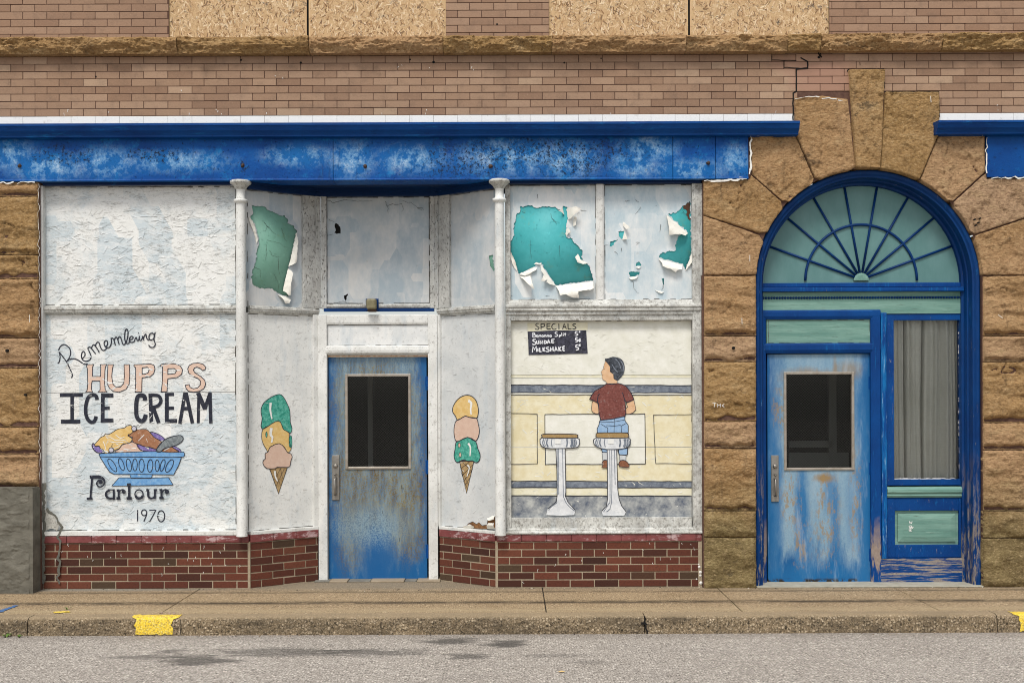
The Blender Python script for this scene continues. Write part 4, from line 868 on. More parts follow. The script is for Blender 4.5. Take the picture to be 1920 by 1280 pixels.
# blue frame round door and header panel
FDR = FA
def mitre(g, fr, s0, z0, s1, z1, w, d0, d1, sides='tlrb'):   # frame of chamfered bars
    if 't' in sides: g.hprof(fr, s0, s1, [(d0, z1), (d1 * .4, z1), (d1, z1 - w * .2), (d1, z1 - w * .7), (d1 - .012, z1 - w), (d0, z1 - w)])
    if 'b' in sides: g.hprof(fr, s0, s1, [(d0, z0 + w), (d1 - .012, z0 + w), (d1, z0 + w * .7), (d1, z0 + w * .2), (d1 * .4, z0), (d0, z0)])
    zt = z1 - w * .0 if 't' in sides else z1
    if 'l' in sides: g.vprof(fr, z0, z1 - .002, [(s0, d0), (s0, d1 * .4), (s0 + w * .2, d1 - .001), (s0 + w * .7, d1 - .001), (s0 + w, d1 - .013), (s0 + w, d0)])
    if 'r' in sides: g.vprof(fr, z0, z1 - .002, [(s1 - w, d0), (s1 - w, d1 - .013), (s1 - w * .7, d1 - .001), (s1 - w * .2, d1 - .001), (s1, d1 * .4), (s1, d0)])
dx0, dx1 = FA.x(1437, 880), FA.x(1633, 880)
g = G(); zA, zB, zC, zD = FA.z(581, 1535), FA.z(598.5, 1535), FA.z(643, 1535), FA.z(662, 1535)
fx0, fx1 = FA.x(1421, 700), FA.x(1651, 700)
g.hprof(FA, fx0, fx1, [(-.09, zA), (.0, zA), (.014, zA - .015), (.014, zA - .06), (.002, zB), (-.09, zB)])
g.hprof(FA, fx0, fx1, [(-.09, zC), (.0, zC), (.014, zC - .015), (.014, zC - .065), (.0, zD), (-.09, zD)])
g.vprof(FA, 0, zA - .004, [(fx0, -.09), (fx0, .008), (fx0 + .02, .013), (dx0 - .02, .013), (dx0, .0), (dx0, -.09)])
g.vprof(FA, 0, zA - .004, [(dx1, -.09), (dx1, .0), (dx1 + .02, .013), (fx1 - .008, .013), (fx1, .008), (fx1, -.09)])
def lowworn(m, c): return m.mix(m.math('MULTIPLY', m.rng(m.math('ADD', m.axis(2), m.math('MULTIPLY', m.noise(5, 3), .4)), .85, .55), m.rng(m.noise(6, 4, .7, sc=(3, 3, .4)), .46, .52)), c, m.mix(m.noise(40, 3), (.20, .15, .12), (.36, .29, .25)))
BDF = mat_blue('blue_door_frame_paint', .3, .2, 0, .88, (5, 5, .6), extra=lowworn)
g.build('door_frame', BDF, B, bevel=.002, segs=1)
g = G(); g.box(FA, FA.x(1438, 620), zC, FA.x(1634, 620), zB, -.08, -.012); g.build('door_header_panel', GREENH, B)
steel_door(FY(.25), (1438.5, 664), (1632, 1090), (1470, 698), (1601, 880), 1452.5, 853, 940, ((705, 730), (866, 890), (1027, 1052)), 2, 'faded blue door streaked with pale blue and specked with rust', 0)
# side window and panel
wx0, wx1 = fx1, XA1 + .005; g = G()
g.vprof(FA, FA.z(1046, 1735), FA.z(586, 1735), [(wx0 + .002, -.08), (wx0 + .002, .018), (FA.x(1661, 700), .018), (FA.x(1663, 700), .0), (FA.x(1663, 700), -.08)])
g.build('post', mat_blue('peeled_blue_post_paint', .9, .75, .1, 1, (5, 5, .45)), B, bevel=.003)
gx0, gx1, gz1, gz0 = FA.x(1675, 750, -.03), FA.x(1800, 750, -.03), FA.z(600, 1737, -.03), FA.z(898, 1737, -.03)
g = G(); px0 = FA.x(1663, 700); zt0 = FA.z(588, 1735)
g.box(FA, px0, gz0 - .055, gx0, zt0, -.07, -.012); g.box(FA, gx1, gz0 - .055, wx1, zt0, -.07, -.012); g.box(FA, gx0, gz1, gx1, zt0, -.07, -.013); g.box(FA, gx0, gz0 - .055, gx1, gz0, -.07, -.013)
sw = g.build('side_window', BWORN2 := mat_blue('chipped_blue_sash_paint', .35, .35, .22, .9, (4, 4, 1)), B, bevel=.004, label='tall side window in a chipped blue sash')
g = G(); g.box(FA, gx0 - .005, gz0 - .005, gx1 + .005, gz1 + .005, -.047, -.043); g.build('glass', GLASS, sw)
g = G()
for a, b, w_ in (((gx0 + .003, gz0), (gx0 + .003, gz1), .008), ((gx1 - .003, gz0), (gx1 - .003, gz1), .008), ((gx0, gz0 + .004), (gx1, gz0 + .004), .012)):
    P_ = dense([a, b], .02, False, .006, 9)
    for i in range(len(P_) - 2):
        if R.random() < .75: g.ribbon(FA, P_[i:i + 3], w_ * R.uniform(.3, 1.2), -.042 + .0005 * (i % 3))
g.build('putty', SMEAR, sw)
za, zb_ = FA.z(932, 1737), FA.z(912, 1737); g = G(); g.hprof(FA, px0 - .004, wx1, [(-.08, za), (.0, za), (.012, za + .02), (.004, za + .035), (.022, za + .05), (.022, za + .075), (.004, zb_), (-.08, zb_)]); g.build('green_sill', GREENH, B, bevel=.002, segs=1)
q0, q1, q2, q3 = FA.x(1679, 988), FA.x(1799, 988), FA.z(1021, 1739), FA.z(957, 1739)
g = G(); zp1, zp0 = FA.z(933, 1737), FA.z(1045, 1737)
g.box(FA, px0, zp0, q0, zp1, -.07, -.01); g.box(FA, q1, zp0, wx1, zp1, -.07, -.01); g.box(FA, q0, q3, q1, zp1, -.07, -.011); g.box(FA, q0, zp0, q1, q2, -.07, -.011); g.build('lower_panel_frame', BWORN2, B, bevel=.004)
g = G(); g.box(FA, q0, q2, q1, q3, -.07, -.035); i_ = .045; a, b, c, d = q0 + .03, q1 - .03, q2 + .03, q3 - .03
vs = [FA.w(*p, -.034) for p in ((a, c), (b, c), (b, d), (a, d))] + [FA.w(*p, -.020) for p in ((a, c), (b, c), (b, d), (a, d))] + [FA.w(*p, -.012) for p in ((a + i_, c + i_), (b - i_, c + i_), (b - i_, d - i_), (a + i_, d - i_))]
g.add(vs, [(0, 1, 5, 4), (1, 2, 6, 5), (2, 3, 7, 6), (3, 0, 4, 7), (4, 5, 9, 8), (5, 6, 10, 9), (6, 7, 11, 10), (7, 4, 8, 11), (8, 9, 10, 11)])
rp = g.build('raised_panel', GREENH, B)
CHALK = mat_plain('chalk_mark', (.7, .72, .68), (.8, .8, .78), 50)
s4 = lambda X, Y: (1660 + X / 6.4, 900 + Y / 6.4); g = G(); k = 0
for L_ in ([(292, 490), (300, 515), (310, 505), (318, 518), (326, 492)], [(290, 548), (315, 545), (312, 565), (290, 560), (290, 548)], [(318, 560), (338, 562), (325, 578), (318, 560)], [(285, 590), (300, 612), (312, 590), (310, 575), (295, 580), (318, 612)]):
    k += 1; g.ribbon(FA, CR([FA.m(*s4(*p)) for p in L_], 3), .006, -.010 + .0004 * k)
g.build('chalk_number', CHALK, rp)
g = G(); g.box(FA, fx1 - .01, .004, wx1, FA.z(1046, 1735), -.07, .012); g.build('kick_plank', BPLANK, B, bevel=.004)
g = G(); x = F0.x(1419, 1095); g.box(F0, x, 0, F0.x(1843, 1095), .014, -.30, .02); g.build('threshold', mat_plain('pale_stone_sill', (.30, .28, .22), (.42, .40, .33), 10), B, bevel=.006)
g = G(); room(g, dx0 - .1, wx1 + .05, .34, 2.6, 2.65); g.build('interior', INTER, B)
g = G(); FI2 = FY(1.3); g.box(FI2, FI2.x(1553, 780), .2, FI2.x(1567, 780), 2.4, -.02, .03); g.box(FI2, FI2.x(1478, 780), FI2.z(838, 1540), FI2.x(1560, 780), FI2.z(826, 1540), -.02, .03); g.box(FI2, FI2.x(1478, 780), FI2.z(875, 1540), FI2.x(1590, 780), FI2.z(848, 1540), -.02, .02); g.build('reflected_frame', REFL, B)  # pale bars added inside to stand for a reflection in the glass
# lining between facade and recessed pieces
g = G(); g.box(F0, BL0[0], 0, XL, 3.84, -.34, -.29); g.build('rear_wall', INTER, B)
# ------------------------------------------------------------------ curtain
m = M('grey_linen', .95, .1); m.bump(m.noise(120, 3, sc=(.4, 1, 1)), .3, .002); c = m.mix(m.noise(40, 4, .7, sc=(.3, 1, 3)), (.42, .41, .375), (.56, .55, .505)); CURT = m.done(m.mix(m.rng(m.noise(2.5, 3), .5, .75, 0, .4), c, (.40, .385, .34)))
g = G(); FC = FY(.325); NS, NZ = 240, 16; cx0, cx1, cz0, cz1 = gx0 - .03, gx1 + .05, gz0 - .06, gz1 + .04; vs = []
PLE = ((.07, .03, .014), (.15, .02, .012), (.235, .11, .012), (.31, .03, .014), (.49, .11, .012), (.60, .03, .018), (.71, .03, .014), (.83, .04, .016), (.93, .03, .014))
def fold(u, v):
    f = .020 * math.sin(u * 24 + 1.5 * math.sin(u * 9) + .35 * v) + .004 * math.sin(u * 90 + v)
    for c_, d_, w_ in PLE: f -= d_ * (.55 + .45 * v) * math.exp(-abs((u - c_ - .02 * (c_ - .5) * (1 - v) - .006 * math.sin(v * 3 + c_ * 20)) / w_) ** 1.4)
    return f
for j in range(NZ + 1):
    for i in range(NS + 1): u, v = i / NS, j / NZ; vs.append(FC.w(cx0 + (cx1 - cx0) * (u + .012 * math.sin(v * 3 + u * 8)), cz0 + (cz1 - cz0) * v, fold(u, v)))
g.add(vs, [(j * (NS + 1) + i, j * (NS + 1) + i + 1, (j + 1) * (NS + 1) + i + 1, (j + 1) * (NS + 1) + i) for j in range(NZ) for i in range(NS)])
g.build('curtain', CURT, None, (FC.x(1737, 700), .34, cz0), smooth=True, label='grey pleated curtain hanging behind the tall side window', cat='curtain')
# ------------------------------------------------------------------ small lamp over the door
LPX = FD.m(698.5, 572); t = thing('wall_lamp', 'small dusty square lamp on the blue sill strip over the shop door', 'lamp', FD.w(LPX[0], LPX[1] - .06, 0))
g = G(); g.box(FD, LPX[0] - .065, LPX[1] - .055, LPX[0] + .06, LPX[1] + .062, .0, .014); g.build('back_plate', BLUED, t, bevel=.002)
g = G(); g.box(FD, LPX[0] - .05, LPX[1] - .045, LPX[0] + .047, LPX[1] + .055, .014, .11); g.build('lamp_glass', mat_plain('dusty_lamp_glass', (.13, .115, .06), (.24, .215, .13), 22, .5), t, bevel=.018, segs=3)
g = G(); g.box(FD, LPX[0] - .04, LPX[1] - .068, LPX[0] + .04, LPX[1] - .045, .0, .075); g.build('bracket', RUST, t, bevel=.004)
# ------------------------------------------------------------------ strand boards over the upper windows
def flakes(g, fr, s0, z0, s1, z1, d, dens, L_=(.03, .085), w_=(.006, .018), lift=.0025, ang=None, vert=.5):
    n = int((s1 - s0) * (z1 - z0) * dens)
    for _ in range(n):
        l, w = R.uniform(*L_) / 2, R.uniform(*w_) / 2; a = R.gauss(math.pi / 2 if R.random() < vert else R.uniform(0, 3.14), .55) if ang is None else R.gauss(ang, .5)
        s, z = R.uniform(s0 + .02, s1 - .02), R.uniform(z0 + .02, z1 - .02); ca, sa = math.cos(a), math.sin(a); t1, t2 = R.uniform(-1, 1) * lift * .5, R.uniform(-1, 1) * lift * .5; dd = d + .0012 + R.random() * lift
        g.add([fr.w(min(max(s + x * l * ca - y * w * sa, s0), s1), min(max(z + x * l * sa + y * w * ca, z0), z1), max(dd + x * t1 + y * t2, d + .0003)) for x, y in ((-1, -.8), (-.7, -1), (1, -1), (.9, 1), (-1, 1))], [(0, 1, 2, 3, 4)], rnd=min(1, max(0, R.gauss(.5, .3))))
FO = FY(.025); ob = []
for i, (xa_, xb_, lab) in enumerate(((316, 575, 'raw strand board, leftmost sheet of the upper windows, beside the long brick pier'), (579, 836, 'raw strand board closing the right half of the first upper window'), (1029, 1290, 'raw strand board closing the left half of the second upper window'), (1294, 1555, 'raw strand board nearest the arched doorway, above the cracked ledge'))):
    a, b = FO.x(xa_, 40), FO.x(xb_, 40); z0 = FO.z(74 if i < 2 else 71.5, (xa_ + xb_) / 2, 0)
    g = G(); g.rnd = .45; g.box(FO, a, z0 - .01, b, 5.9, -.012, 0); flakes(g, FO, a, z0, b, 5.9, 0, 3600, (.018, .065), (.004, .013)); o = g.build('strand_board', OSB, None, FO.w((a + b) / 2, z0, 0), label=lab, cat='board', group='strand boards over the upper windows')
    g = G()
    for zz in (5.33, 5.62):
        for ss_ in (a + .025, b - .025): g.lathe(FO.w(ss_, zz, .004), [(.006, 0), (.005, .003), (.0004, .003)], 8, axis='y')
    g.build('screw', RUST, o)
g = G(); g.box(FO, WIN[0][0], WIN[0][2] - .02, WIN[0][1], 5.9, -.2, -.02); g.box(FO, WIN[1][0], WIN[1][2] - .02, WIN[1][1], 5.9, -.2, -.02); g.build('window_opening', BLACK, B)
# ------------------------------------------------------------------ painted boards
INK = mat_paint_osb('black_paint', (.012, .014, .024), (.030, .033, .050), 30, .7, .55, .25); INKT = mat_paint_osb('thin_black_line', (.012, .013, .02), (.035, .035, .045), 30, .4, .6, .2)
def pm(n, a, b, s=22, worn=.35): return mat_paint_osb(n, a, b, s, .7, .7, worn)
PINK = pm('pink_paint', (.60, .42, .33), (.68, .52, .42)); YEL = pm('custard_yellow_paint', (.62, .40, .13), (.72, .53, .24)); BRO = pm('chocolate_paint', (.25, .105, .05), (.40, .20, .11), 40); PUR = pm('purple_paint', (.13, .09, .30), (.28, .22, .46), 50)
BBL = pm('bowl_blue_paint', (.10, .26, .52), (.22, .42, .65), 26); SPN = pm('spoon_grey_paint', (.10, .12, .13), (.28, .31, .32), 40); CHR = pm('cherry_grey_paint', (.35, .34, .42), (.62, .61, .66), 60)
MINT = pm('mint_green_paint', (.005, .20, .145), (.13, .47, .37), 34); CONEP = pm('wafer_paint', (.30, .19, .08), (.45, .32, .16), 40); PINK2 = pm('strawberry_paint', (.58, .40, .31), (.64, .47, .37)); HIL = pm('white_highlight_paint', (.70, .70, .66), (.80, .80, .78))
CREAM = pm('cream_paint', (.70, .66, .47), (.77, .74, .60), 14); YCR = pm('yellow_cream_paint', (.68, .60, .38), (.76, .71, .53), 12); WCR = pm('white_cream_paint', (.68, .67, .58), (.78, .77, .70), 10)
SLT = pm('slate_grey_paint', (.10, .12, .16), (.24, .27, .31), 20); FLO = pm('floor_grey_paint', (.10, .12, .16), (.45, .46, .44), 9); CHROME = pm('chrome_grey_paint', (.55, .57, .59), (.76, .77, .77), 18); SEAT = pm('tan_seat_paint', (.30, .19, .07), (.40, .27, .12), 50)
HAIR = pm('hair_paint', (.012, .014, .02), (.10, .115, .14), 45); SKIN = pm('skin_paint', (.62, .38, .21), (.70, .47, .29)); SHIRT = pm('brown_red_paint', (.13, .035, .028), (.24, .085, .07), 60); JEAN = pm('jeans_blue_paint', (.22, .36, .55), (.34, .48, .65), 40); SHOE = pm('shoe_brown_paint', (.16, .06, .03), (.30, .13, .07), 50); SOCK = pm('sock_grey_paint', (.45, .47, .48), (.6, .62, .62))
CHB = pm('chalkboard_paint', (.018, .018, .026), (.07, .07, .10), 30); CHW = pm('chalk_white_paint', (.62, .64, .68), (.80, .80, .82), 40)
class Art:
    def __init__(s, fr, d, sc, k): s.fr, s.d0, s.sc, s.k = fr, d, sc, k; s.d = d; s.g = G(); s.mats = []
    def mi(s, m):
        if m not in s.mats: s.mats.append(m)
        return s.mats.index(m)
    def P(s, pts): return [s.fr.m(*s.sc(*p)) for p in pts]
    def up(s): s.d += .00022; return s.d
    def fill(s, pts, m, line=None, w=1.4, smooth=2, close=True):
        q = s.P(pts); c = CR(q, smooth, True) if smooth > 1 else [Vector(p) for p in q]
        s.g.fill(s.fr, c, s.up(), mi=s.mi(m))
        if line: s.g.ribbon(s.fr, c + [c[0]], w / 200 * s.k, s.d + .0010, mi=s.mi(line))
        return s
    def line(s, pts, m, w, sm=4, w1=None):
        q = s.P(pts); c = CR(q, sm) if sm > 1 and len(q) > 2 else [Vector(p) for p in q]
        s.g.ribbon(s.fr, c, w / 200 * s.k, s.up() + .0009, w1=None if w1 is None else w1 / 200 * s.k, mi=s.mi(m)); return s
    def dot(s, c, r, m, ry=None, n=14, line=None, rot=0, w=1.2, hollow=False):
        pts = [(c[0] + r * math.cos(2 * math.pi * i / n) * math.cos(rad(rot)) - (ry or r) * math.sin(2 * math.pi * i / n) * math.sin(rad(rot)), c[1] + r * math.cos(2 * math.pi * i / n) * math.sin(rad(rot)) + (ry or r) * math.sin(2 * math.pi * i / n) * math.cos(rad(rot))) for i in range(n)]
        if not hollow: s.fill(pts, m, line, w, 1)
        else: s.line(pts + [pts[0]], m, w, 1)
        return s
    def done(s, name, parent, label=None): return s.g.build(name, s.mats, parent, label=label)
KB = 1.0
# left: the ice cream parlour board
D0 = DP
gz = FB.z(735.5, 262, DP); bx0, bx1 = FB.x(81, 700, DP), FB.x(445, 700, DP)
up_b = G(); up_b.box(FB, bx0, FB.z(572, 262, DP) - .02, bx1, zs - .02, DP - .02, DP); flakes(up_b, FB, bx0, FB.z(572, 262, DP), bx1, zs - .03, DP, 260, (.03, .09), (.006, .014), .003, 0)
up_b.build('blank_board', WOSB, None, FB.w((bx0 + bx1) / 2, FB.z(572, 262), DP), label='blank white painted board above the ice cream parlour lettering', cat='board')
LB = thing('mural_board', 'white board lettered Remembering HUPPS ICE CREAM Parlour 1970 with a sundae bowl', 'painted sign', FB.w((bx0 + bx1) / 2, zsill1, DP))
for nm, z0, z1 in (('upper_sheet', gz + .002, FB.z(587, 262, DP) + .01), ('lower_sheet', zsill1 - .01, gz - .002)):
    g = G(); g.box(FB, bx0, z0, bx1, z1, DP - .02, DP); flakes(g, FB, bx0, z0, bx1, z1, DP, 190, (.03, .09), (.006, .013), .0028, 0); g.build(nm, WOSB, LB)
DA = DP + .0016
sA = lambda X, Y: (95 + X / 9.143, 605 + Y / 9.145)
A = Art(FB, DA, sA, KB)
for L_ in ([(80, 690), (105, 670), (122, 600), (115, 520), (98, 480), (115, 420), (160, 375), (205, 370), (250, 395), (290, 440), (305, 510), (290, 580), (250, 640), (232, 662)], [(98, 485), (150, 550), (232, 662), (290, 780), (325, 860), (335, 900), (318, 942)], [(235, 660), (290, 625), (360, 612), (430, 635), (490, 675), (540, 705), (600, 702)],
    [(500, 612), (545, 570), (552, 520), (530, 487), (505, 500), (490, 560), (505, 620), (545, 652), (590, 652), (640, 625), (657, 580), (640, 520), (600, 435)], [(598, 438), (622, 412), (650, 420), (690, 470), (735, 528)], [(660, 440), (680, 390), (705, 370), (735, 400), (770, 450), (798, 508)], [(730, 405), (745, 350), (775, 327), (800, 345), (815, 400), (840, 450), (875, 470), (910, 450), (925, 430)],
    [(900, 405), (935, 380), (942, 330), (925, 300), (895, 310), (882, 350), (898, 400), (930, 422), (970, 415), (1000, 370), (1008, 310), (1000, 255)], [(1000, 265), (1030, 258), (1050, 290), (1077, 380)], [(1055, 300), (1072, 255), (1095, 240), (1115, 280), (1142, 368)], [(1120, 280), (1135, 240), (1160, 235), (1180, 280), (1200, 350), (1225, 370), (1250, 350)],
    [(1240, 355), (1265, 320), (1288, 240), (1295, 150), (1280, 108), (1258, 110), (1240, 170), (1238, 270), (1258, 335), (1290, 352), (1318, 325), (1310, 290)], [(1318, 292), (1370, 270), (1382, 240), (1355, 225), (1325, 250), (1318, 300), (1350, 330), (1395, 318), (1410, 295)], [(1410, 295), (1420, 262), (1440, 252), (1450, 290), (1465, 300), (1485, 275), (1492, 218)], [(1490, 218), (1488, 265), (1510, 300), (1532, 280), (1548, 220)],
    [(1545, 218), (1555, 260), (1570, 295)], [(1560, 255), (1585, 205), (1605, 195), (1615, 250), (1640, 285), (1668, 275)], [(1740, 185), (1700, 172), (1665, 200), (1655, 250), (1680, 287), (1720, 280), (1748, 240), (1752, 185)], [(1750, 185), (1742, 280), (1755, 325), (1766, 365), (1740, 410), (1700, 418), (1668, 402), (1650, 375)], [(1750, 190), (1768, 155)], [(1470, 172), (1484, 172)]):
    A.line(L_, INK, 2.1)
A.done('cursive_lettering', LB)
sB = lambda X, Y: (100 + X / 6.194, 670 + Y / 6.194)
A = Art(FB, DA + .0003, sB, KB)
A.fill([(358, 92), (375, 80), (445, 80), (432, 105), (430, 218), (525, 218), (527, 105), (523, 80), (598, 78), (582, 105), (575, 150), (572, 300), (580, 380), (602, 400), (495, 400), (520, 375), (518, 272), (428, 270), (420, 300), (418, 370), (432, 400), (350, 400), (370, 375), (375, 300), (372, 130)], PINK, INK, 1.3, 1)
A.fill([(612, 80), (675, 80), (662, 140), (655, 220), (670, 310), (710, 345), (760, 340), (795, 300), (803, 220), (800, 80), (862, 80), (865, 200), (858, 310), (820, 370), (740, 402), (670, 390), (625, 350), (602, 300), (605, 200), (610, 110)], PINK, INK, 1.3, 1)
P1o = [(915, 82), (1000, 78), (1110, 72), (1150, 90), (1160, 130), (1145, 185), (1105, 220), (1010, 235), (1007, 300), (1005, 400), (928, 400), (935, 300), (935, 130), (930, 110), (915, 100)]; P2o = [(1228, 78), (1300, 68), (1400, 72), (1455, 95), (1482, 140), (1470, 195), (1420, 230), (1310, 245), (1300, 395), (1232, 398), (1245, 300), (1248, 200), (1250, 110), (1228, 98)]
def holed(A, outer, hole, m, ink, w):
    o, h = A.P(outer), A.P(hole); tv, tt = tri_region([Vector(p) for p in o], [[Vector(p) for p in h]], .05); d = A.up(); A.g.add([A.fr.w(p.x, p.y, d) for p in tv], tt, mi=A.mi(m))
    for q in (o, h): q = [Vector(p) for p in q]; A.g.ribbon(A.fr, q + [q[0]], w / 200, d + .001, mi=A.mi(ink))
holed(A, P1o, [(1010, 118), (1070, 110), (1095, 135), (1080, 175), (1045, 190), (1010, 192)], PINK, INK, 1.4); holed(A, P2o, [(1310, 128), (1385, 125), (1412, 150), (1395, 185), (1310, 195)], PINK, INK, 1.4)
A.fill([(1512, 320), (1560, 312), (1570, 345), (1610, 362), (1660, 350), (1690, 315), (1690, 270), (1660, 240), (1600, 215), (1555, 180), (1542, 130), (1560, 90), (1600, 68), (1660, 60), (1720, 75), (1755, 110), (1745, 140), (1715, 148), (1690, 125), (1650, 108), (1620, 120), (1608, 145), (1625, 175), (1690, 215), (1740, 260), (1752, 310), (1730, 360), (1680, 390), (1610, 402), (1550, 390), (1525, 360)], PINK, INK, 1.4, 1)
A.done('pink_outlined_lettering', LB)
WA = [Art(FB, DA + .0003, sB, KB), Art(FB, DA + .0003, sB, KB)]
for L_, w in (([(50, 436), (318, 434)], 42), ([(193, 450), (193, 735)], 42), ([(62, 745), (288, 744)], 46), ([(553, 414), (548, 757)], 44), ([(560, 440), (675, 440)], 46), ([(555, 587), (632, 587)], 38), ([(550, 732), (675, 730)], 46), ([(1105, 418), (1118, 760)], 44), ([(1298, 410), (1298, 760)], 46), ([(1300, 428), (1382, 427)], 38), ([(1300, 588), (1382, 588)], 38), ([(1300, 738), (1418, 735)], 46),
    ([(1512, 405), (1450, 768)], 40), ([(1522, 405), (1598, 765)], 42), ([(1478, 594), (1575, 592)], 42), ([(1672, 408), (1665, 762)], 34), ([(1662, 408), (1746, 600)], 50), ([(1740, 600), (1808, 405)], 42), ([(1802, 405), (1812, 765)], 40), ([(1140, 580), (1205, 760)], 44)):
    WA[L_[0][0] > 800].line(L_, INK, w / 6.194, 1)
for L_, w in (([(485, 490), (472, 445), (425, 434), (380, 468), (354, 560), (354, 650), (375, 715), (415, 750), (455, 738), (474, 683)], 42), ([(1047, 498), (1036, 450), (995, 438), (960, 455), (944, 520), (942, 620), (950, 690), (990, 737), (1032, 725), (1054, 662)], 48), ([(1105, 437), (1190, 440), (1226, 475), (1226, 520), (1190, 562), (1115, 580)], 38)): WA[L_[0][0] > 800].line(L_, INK, w / 6.194)
for A in WA: A.done('black_block_lettering', LB)
sCc = lambda X, Y: (155 + X / 9.6, 790 + Y / 9.6)
A = Art(FB, DA, sCc, KB)
A.fill([(130, 430), (150, 395), (175, 420), (200, 450), (260, 440), (300, 500), (340, 540), (350, 572), (220, 560), (150, 490)], PUR, INKT, 1.8)
A.fill([(540, 552), (620, 500), (670, 430), (750, 400), (860, 370), (950, 420), (1000, 500), (1060, 545), (800, 560)], PINK2, INKT, .8)
A.fill([(1185, 190), (1300, 215), (1400, 270), (1450, 330), (1400, 370), (1320, 320), (1250, 280)], PUR, INKT, 1.2); A.fill([(940, 420), (1000, 415), (1060, 445), (1180, 465), (1280, 500), (1292, 540), (1060, 532), (980, 490)], PUR, INKT, 1)
A.fill([(1370, 550), (1430, 490), (1560, 450), (1620, 490), (1710, 552)], BRO, INKT, 1); A.fill([(1560, 448), (1640, 455), (1720, 500), (1745, 550), (1708, 550), (1620, 490)], PUR, INKT, 1)
A.fill([(175, 420), (235, 350), (290, 285), (350, 260), (375, 220), (440, 230), (520, 185), (600, 135), (720, 115), (760, 80), (840, 70), (860, 130), (870, 190), (820, 230), (790, 250), (800, 270), (855, 310), (840, 360), (790, 395), (700, 400), (650, 450), (620, 490), (560, 510), (530, 525), (440, 540), (420, 580), (360, 572), (340, 515), (280, 480), (260, 440), (200, 445)], YEL, INKT, 1.1)
A.fill([(790, 232), (825, 230), (870, 195), (945, 150), (1110, 140), (1180, 200), (1250, 280), (1320, 320), (1400, 370), (1350, 440), (1290, 500), (1180, 470), (1060, 445), (960, 405), (880, 375), (855, 310), (870, 290), (820, 270), (782, 262)], BRO, INKT, 1.0)
for L_ in ([(400, 300), (470, 290), (540, 330), (640, 340), (740, 330)], [(450, 360), (560, 380), (700, 370)], [(560, 240), (640, 300), (720, 280)], [(330, 360), (360, 420), (380, 500)]): A.line(L_, HIL, 1.2)
A.fill([(1290, 540), (1330, 450), (1420, 350), (1530, 285), (1690, 250), (1760, 262), (1782, 310), (1750, 370), (1650, 430), (1500, 470), (1420, 500), (1370, 552)], SPN, INK, 1.5)
A.fill([(275, 636), (1750, 648), (1700, 790), (1610, 962), (1100, 955), (540, 955), (450, 910), (370, 790)], BBL, INKT, 1.3, 1); A.fill([(815, 955), (1225, 955), (1205, 1030), (840, 1030)], BBL, INKT, .9, 1); A.fill([(620, 1015), (1100, 1022), (1520, 1013), (1600, 1145), (1000, 1158), (490, 1165)], BBL, INKT, 1.2, 1)
A.fill([(255, 592), (300, 578), (400, 575), (620, 560), (1060, 545), (1300, 540), (1560, 560), (1790, 550), (1812, 590), (1790, 640), (1500, 650), (1200, 640), (850, 640), (400, 640), (280, 635)], BBL, INKT, 1.1, 1)
for c, rx, ry, rot in (((500, 790), 48, 135, -32), ((665, 775), 42, 115, -18), ((800, 785), 44, 115, -10), ((910, 780), 42, 110, 0), ((1030, 795), 48, 120, 0), ((1185, 800), 48, 115, 4), ((1312, 795), 38, 105, 0), ((1410, 790), 38, 110, 15), ((1535, 800), 52, 125, 27)): A.dot(c, rx, INK, ry, 16, rot=rot, w=1.3, hollow=True)
for c in ((895, 128), (483, 515)): A.dot(c, 45, CHR, line=INKT, w=1.1)
A.line([(930, 88), (955, 68), (985, 60)], INKT, .8); A.line([(485, 460), (500, 420), (515, 405)], INKT, .8)
A.done('painted_sundae_bowl', LB)
sD = lambda X, Y: (150 + X / 10.667, 880 + Y / 10.667)
A = Art(FB, DA + .007, sD, KB); A.d = DA + .0075
for L_, w in (([(160, 152), (345, 150)], 66), ([(205, 175), (172, 570)], 38), ([(98, 588), (216, 582)], 42), ([(640, 395), (645, 608)], 42), ([(742, 400), (738, 590)], 40), ([(695, 582), (776, 580)], 56), ([(700, 422), (750, 420)], 46), ([(950, 280), (952, 590)], 46), ([(908, 312), (985, 310)], 66), ([(900, 582), (1006, 580)], 56), ([(1295, 415), (1346, 412)], 46), ([(1445, 417), (1512, 414)], 44), ([(1470, 420), (1468, 592)], 38), ([(1602, 400), (1600, 590)], 42), ([(1560, 415), (1612, 413)], 46), ([(1558, 574), (1645, 572)], 52), ([(520, 408), (640, 412)], 26)): A.line(L_, INK, w / 10.667, 1)
A.line([(335, 150), (400, 165), (445, 205), (458, 250)], INK, 66 / 10.667, 5, 32 / 10.667); A.line([(458, 240), (440, 315), (375, 352), (318, 325), (303, 270), (340, 222), (380, 232)], INK, 28 / 10.667)
A.line([(560, 420), (500, 455), (492, 530), (550, 580), (640, 578)], INK, 44 / 10.667); A.line([(755, 450), (795, 412), (850, 410)], INK, 30 / 10.667)
A.line([(1335, 415), (1338, 540), (1385, 578), (1440, 572), (1468, 540)], INK, 42 / 10.667); A.line([(1612, 460), (1655, 415), (1705, 400)], INK, 30 / 10.667)
A.dot((378, 248), 44, INK); A.dot((845, 447), 42, INK); A.dot((1712, 448), 46, INK)
A.dot((1153, 497), 82, INK, 88, 22, w=26 / 10.667, hollow=True); A.line([(1085, 530), (1115, 572), (1160, 580), (1205, 565), (1228, 525)], INK, 52 / 10.667)
A.done('rounded_lettering', LB)
A = Art(FB, DA, sD, KB)
for L_ in ([(1115, 815), (1115, 1045)], [(1350, 820), (1480, 822), (1420, 940), (1355, 1055)], [(1302, 860), (1290, 930), (1240, 1045)]): A.line(L_, INK, 2.0, 1)
